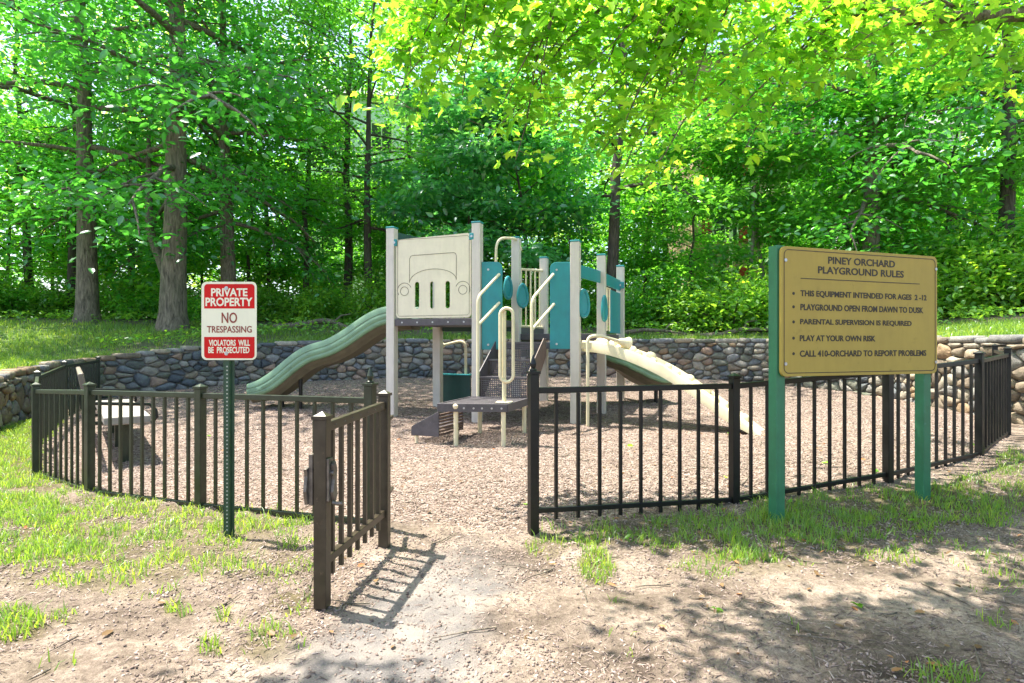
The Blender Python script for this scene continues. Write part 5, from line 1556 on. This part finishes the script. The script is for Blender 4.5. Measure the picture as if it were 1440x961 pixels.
# short grass of the foreground
N = 520000
x = RNG.uniform(-9, 7.5, N); y = 1.6 + 7.4 * RNG.random(N) ** 1.25
inside = sdist(poly, x, y)
keep = (inside < .10 - .2 * RNG.random(N)) & (np.hypot(x - CX, y - CY) < wall_r(theta(x, y)) - .05) & (np.abs(x / y) < 1.05)
x, y = x[keep], y[keep]
d = grass_density(x, y)
tuft = vnoise(x, y, 7.5, 21) * .6 + vnoise(x, y, 19, 33) * .4
keep = RNG.random(len(x)) < d * sstep(.62 - .36 * d, .80 - .28 * d, tuft) * .97
x, y, d = x[keep], y[keep], d[keep]
z = surf(x, y)
px = 720 + FOC * x / y
hh = (.022 + .058 * RNG.random(len(x)) ** 1.3) * (.65 + .7 * vnoise(x, y, 5, 40)) * (1 + .05 * (px > 740)) * (.7 + .5 * d)
me = blades('grass', x, y, z - .004, hh, .0022 + .0016 * RNG.random(len(x)), RNG.uniform(.1, 1.1, len(x)), np.clip(RNG.uniform(.0, .5, len(x)) + .25 * vnoise(x, y, 2.5, 12), 0, .75), M['grass'])
tag(link('grass', me), 'short patchy green grass on the bare soil in front of the fences', 'grass', kind='stuff')
print('grass', len(x))
# lawn of the upper terrace
N = 260000
t = RNG.uniform(GT[0] + .1, GT[-1] - .1, N); r = wall_r(t) + .22 + 9.5 * RNG.random(N) ** 1.2
x = CX + r * np.cos(t); y = CY + r * np.sin(t)
lm = lawn_mask(x, y)
keep = (RNG.random(N) < lm * (.25 + .75 * sstep(.35, .55, fbm(x, y, 2.4, 15)))) & (np.abs(x / np.maximum(y, 1)) < 1.05)
x, y = x[keep], y[keep]
me = blades('grass', x, y, hill(x, y) - .01, .05 + .10 * RNG.random(len(x)), .005 + .003 * RNG.random(len(x)), RNG.uniform(.1, .9, len(x)), np.clip(RNG.uniform(0, .5, len(x)) + .3 * vnoise(x, y, 1.2, 5), 0, .75), M['grass'])
tag(link('grass', me), 'long lush grass of the upper lawn above the stone wall', 'grass', kind='stuff')
print('lawn', len(x))
# leafy ground cover under the trees
N = 90000
t = RNG.uniform(GT[0] + .25, GT[-1] - .2, N); r = wall_r(t) + .7 + 17 * RNG.random(N) ** 1.1
x = CX + r * np.cos(t); y = CY + r * np.sin(t)
lm = lawn_mask(x, y); pxx = 720 + FOC * x / np.maximum(y, 1)
keep = (RNG.random(N) < (1 - lm) * (.2 + .8 * sstep(.38, .6, fbm(x, y, 1.1, 18)))) & (pxx > -200) & (pxx < 1640)
x, y = x[keep], y[keep]; n = len(x)
hgt = .55 * fbm(x, y, 1.4, 24) ** 1.3 * RNG.random(n) ** .6 + .03
P = np.stack([x, y, hill(x, y) + hgt], -1)
Nn = RNG.normal(size=(n, 3)) * .45 + np.array([0, -.15, 1.0]); Dd = RNG.normal(size=(n, 3))
me = leaf_mesh('ground_cover', P, Nn, Dd, RNG.uniform(.07, .15, n), np.clip(RNG.uniform(0, .5, n) + .25 * vnoise(x, y, .8, 9), 0, .75), M['leaf_bush'])
tag(link('ground_cover', me), 'low leafy plants covering the woodland floor behind the wall', 'undergrowth', kind='stuff')
# loose wood chips and bits of bark, small tilted blocks
def blocks(name, x, y, z, L, W, H, rnd, mat, tilt=.35):
    n = len(x); a = RNG.uniform(0, 6.28, n); ti = RNG.normal(size=n) * tilt; to = RNG.normal(size=n) * tilt
    ux = np.stack([np.cos(a) * np.cos(ti), np.sin(a) * np.cos(ti), np.sin(ti)], -1)
    uy = np.stack([-np.sin(a) * np.cos(to), np.cos(a) * np.cos(to), np.sin(to)], -1)
    uz = np.cross(ux, uy)
    c = np.stack([x, y, z], -1)
    V = np.stack([c + ux * (L * i / 2)[:, None] * (1 if k < 0 else .82) + uy * (W * j / 2)[:, None] + uz * (H * k / 2)[:, None] for k in (-1, 1) for j in (-1, 1) for i in (-1, 1)], 1)
    off = (np.arange(n) * 8)[:, None]
    F = [(4, 5, 7, 6), (0, 1, 5, 4), (2, 6, 7, 3), (0, 4, 6, 2), (1, 3, 7, 5)]
    loops = np.concatenate([np.array(f)[None] + off for f in F], 1).ravel()
    return np_mesh(name, V.reshape(-1, 3), loops, np.full(n * 5, 4), mat, {'rnd': np.repeat(rnd, 8)})
def chip_mat():
    m, nt, b = new_mat('wood_chip')
    a = nd(nt, 'ShaderNodeAttribute', attribute_name='rnd')
    c = ramp(nt, a.outputs['Fac'], [(0, (.07, .048, .037)), (.3, (.19, .14, .112)), (.7, (.31, .24, .20)), (1, (.46, .385, .335))])
    c = mixc(nt, .5, c, ramp(nt, noise(nt, 60, 4, .7, objco(nt)), [(.3, (.7, .7, .7)), (.7, (1.1, 1.1, 1.1))]), 'MULTIPLY')
    nt.links.new(c, b.inputs['Base Color']); b.inputs['Roughness'].default_value = .9
    return m
M['chip'] = chip_mat()
N = 230000
x = RNG.uniform(-8, 6.5, N); y = 3.2 + 10.5 * RNG.random(N) ** 1.5
m_, p_, s_ = masks(x, y)
keep = (RNG.random(N) < (.4 + .6 * sstep(.36, .58, fbm(x, y, .9, 61)))) & (RNG.random(N) < np.maximum(m_, .05 * (1 - p_) * (y < 6))) & (np.hypot(x - CX, y - CY) < wall_r(theta(x, y)) - .1) & (np.abs(x / y) < 1.0)
x, y = x[keep], y[keep]; n = len(x)
me = blocks('wood_chips', x, y, surf(x, y) + .004, RNG.uniform(.012, .036, n), RNG.uniform(.004, .010, n), RNG.uniform(.002, .005, n), np.clip(RNG.beta(2.2, 2.2, n), 0, 1), M['chip'])
tag(link('wood_chips', me), 'loose tan wood chips spread over the playground surface', 'wood chips', kind='stuff')
print('chips', n)
# grit, crumbs of soil and shredded bark on the bare ground
N = 130000
x = RNG.uniform(-4.5, 5.2, N); y = 1.7 + 4.2 * RNG.random(N) ** 1.4
m_, p_, s_ = masks(x, y)
keep = (RNG.random(N) < .8 * (1 - m_) * (1 - .45 * p_) * sstep(.38, .62, fbm(x, y, 1.9, 51)) + .06) & (np.abs(x / y) < 1.0)
x, y = x[keep], y[keep]; n = len(x)
sc_ = RNG.uniform(.3, 1, n) ** 2
me = blocks('soil_crumbs', x, y, surf(x, y) + .002, .003 + .017 * sc_, .002 + .007 * sc_, .002 + .005 * sc_, np.clip(RNG.beta(1.8, 2.4, n), 0, 1), M['chip'], .4)
tag(link('soil_crumbs', me), 'crumbs of soil and grit on the bare ground by the gate', 'soil crumbs', kind='stuff')
N = 60000
x = RNG.uniform(-4.2, 5.0, N); y = 1.8 + 4.4 * RNG.random(N) ** 1.3
m_, p_, s_ = masks(x, y)
keep = (RNG.random(N) < (.75 * (1 - m_) * (1 - .8 * p_) * sstep(.42, .60, fbm(x, y, 1.4, 71)) + .05)) & (np.abs(x / y) < 1.0) & (s_ < .2)
x, y = x[keep], y[keep]; n = len(x)
me = blocks('shredded_bark', x, y, surf(x, y) + .003, RNG.uniform(.010, .045, n), RNG.uniform(.0015, .0045, n), RNG.uniform(.001, .0025, n), np.clip(RNG.beta(1.5, 2.4, n), 0, 1), M['chip'], .3)
tag(link('shredded_bark', me), 'thin brown shreds of bark lying over the bare ground', 'bark shreds', kind='stuff')
# fallen leaves
N = 900
x = RNG.uniform(-4.5, 5.2, N); y = 1.8 + 6 * RNG.random(N) ** 1.3
keep = RNG.random(N) < (.22 + .6 * (x > .6)); x, y = x[keep], y[keep]; n = len(x)
P = np.stack([x, y, surf(x, y) + .012], -1)
me = leaf_mesh('fallen_leaves', P, RNG.normal(size=(n, 3)) * .3 + np.array([0, 0, 1.0]), RNG.normal(size=(n, 3)), RNG.uniform(.025, .06, n), RNG.uniform(0, .75, n), M['litter'])
tag(link('fallen_leaves', me), 'small dry brown leaves lying on the soil under the maple', 'fallen leaves', kind='stuff')
me = leaf_mesh('green_leaves', P[:26] + np.array([.03, .02, .006]), RNG.normal(size=(26, 3)) * .3 + np.array([0, 0, 1.0]), RNG.normal(size=(26, 3)), RNG.uniform(.05, .085, 26), RNG.uniform(0, .7, 26), M['leaf_maple'], MAPLE_V, MAPLE_F)
tag(link('fallen_leaves', me), 'few fresh green maple leaves dropped on the soil', 'fallen leaves', kind='stuff')
# thin twigs
tw = MB(); rg = random.Random(9)
for _ in range(150):
    xx, yy = rg.uniform(-3.2, 4.6), 2.1 + 5 * rg.random() ** 1.4
    if abs(xx / yy) > 1: continue
    if xx < .5 and rg.random() < .5: continue
    L = rg.uniform(.05, .34) ** 1.0; a = rg.uniform(0, 6.28); pts = []
    for k in range(4):
        f = k / 3 - .5
        qx, qy = xx + math.cos(a) * L * f + rg.uniform(-.01, .01), yy + math.sin(a) * L * f + rg.uniform(-.01, .01)
        pts.append((qx, qy, float(surf(np.array([qx]), np.array([qy]))[0]) + .007 + rg.uniform(0, .006)))
    tw.tube(pts, [.0045, .004, .003, .0015], 5)
tag(tw.build('twigs', M['bark'], None, True), 'thin grey twigs scattered over soil and wood chips', 'twigs', kind='stuff')
# fallen branches on the terrace edge
def fallen_branch(pts, r, label):
    P = [(X_of(px, Z), Z, (hz(X_of(px, Z), Z) + lift)) for px, Z, lift in pts]
    root = empty('fallen_branch', P[0], label, 'fallen branch')
    n = len(P)
    s = MB().tube(P, [r * (1 - .55 * k / (n - 1)) for k in range(n)], 8).build('branch', M['bark'], root, True)
    k = n // 2
    a = Vector(P[k]); MB().tube([a, a + Vector((.15, .1, .18)), a + Vector((.4, .12, .22))], [r * .4, r * .3, r * .12], 6).build('side_twig', M['bark'], root, True)
fallen_branch([(385, 16.2, .03), (420, 16.2, .10), (455, 16.1, .24), (470, 16.0, .20), (490, 15.8, .05), (520, 15.7, .03), (545, 15.5, .06)], .085, 'long grey fallen branch lying on the grass above the green slide')
fallen_branch([(880, 15.4, .05), (905, 15.2, .14), (935, 15.2, .10), (965, 15.0, .03)], .06, 'fallen grey branch on the grass right of the climbing ramp')
fallen_branch([(985, 14.6, .03), (1015, 14.4, .05), (1045, 14.3, .14), (1078, 14.1, .12), (1100, 14.0, .04)], .07, 'curved fallen branch on the wall top beside the gold sign')
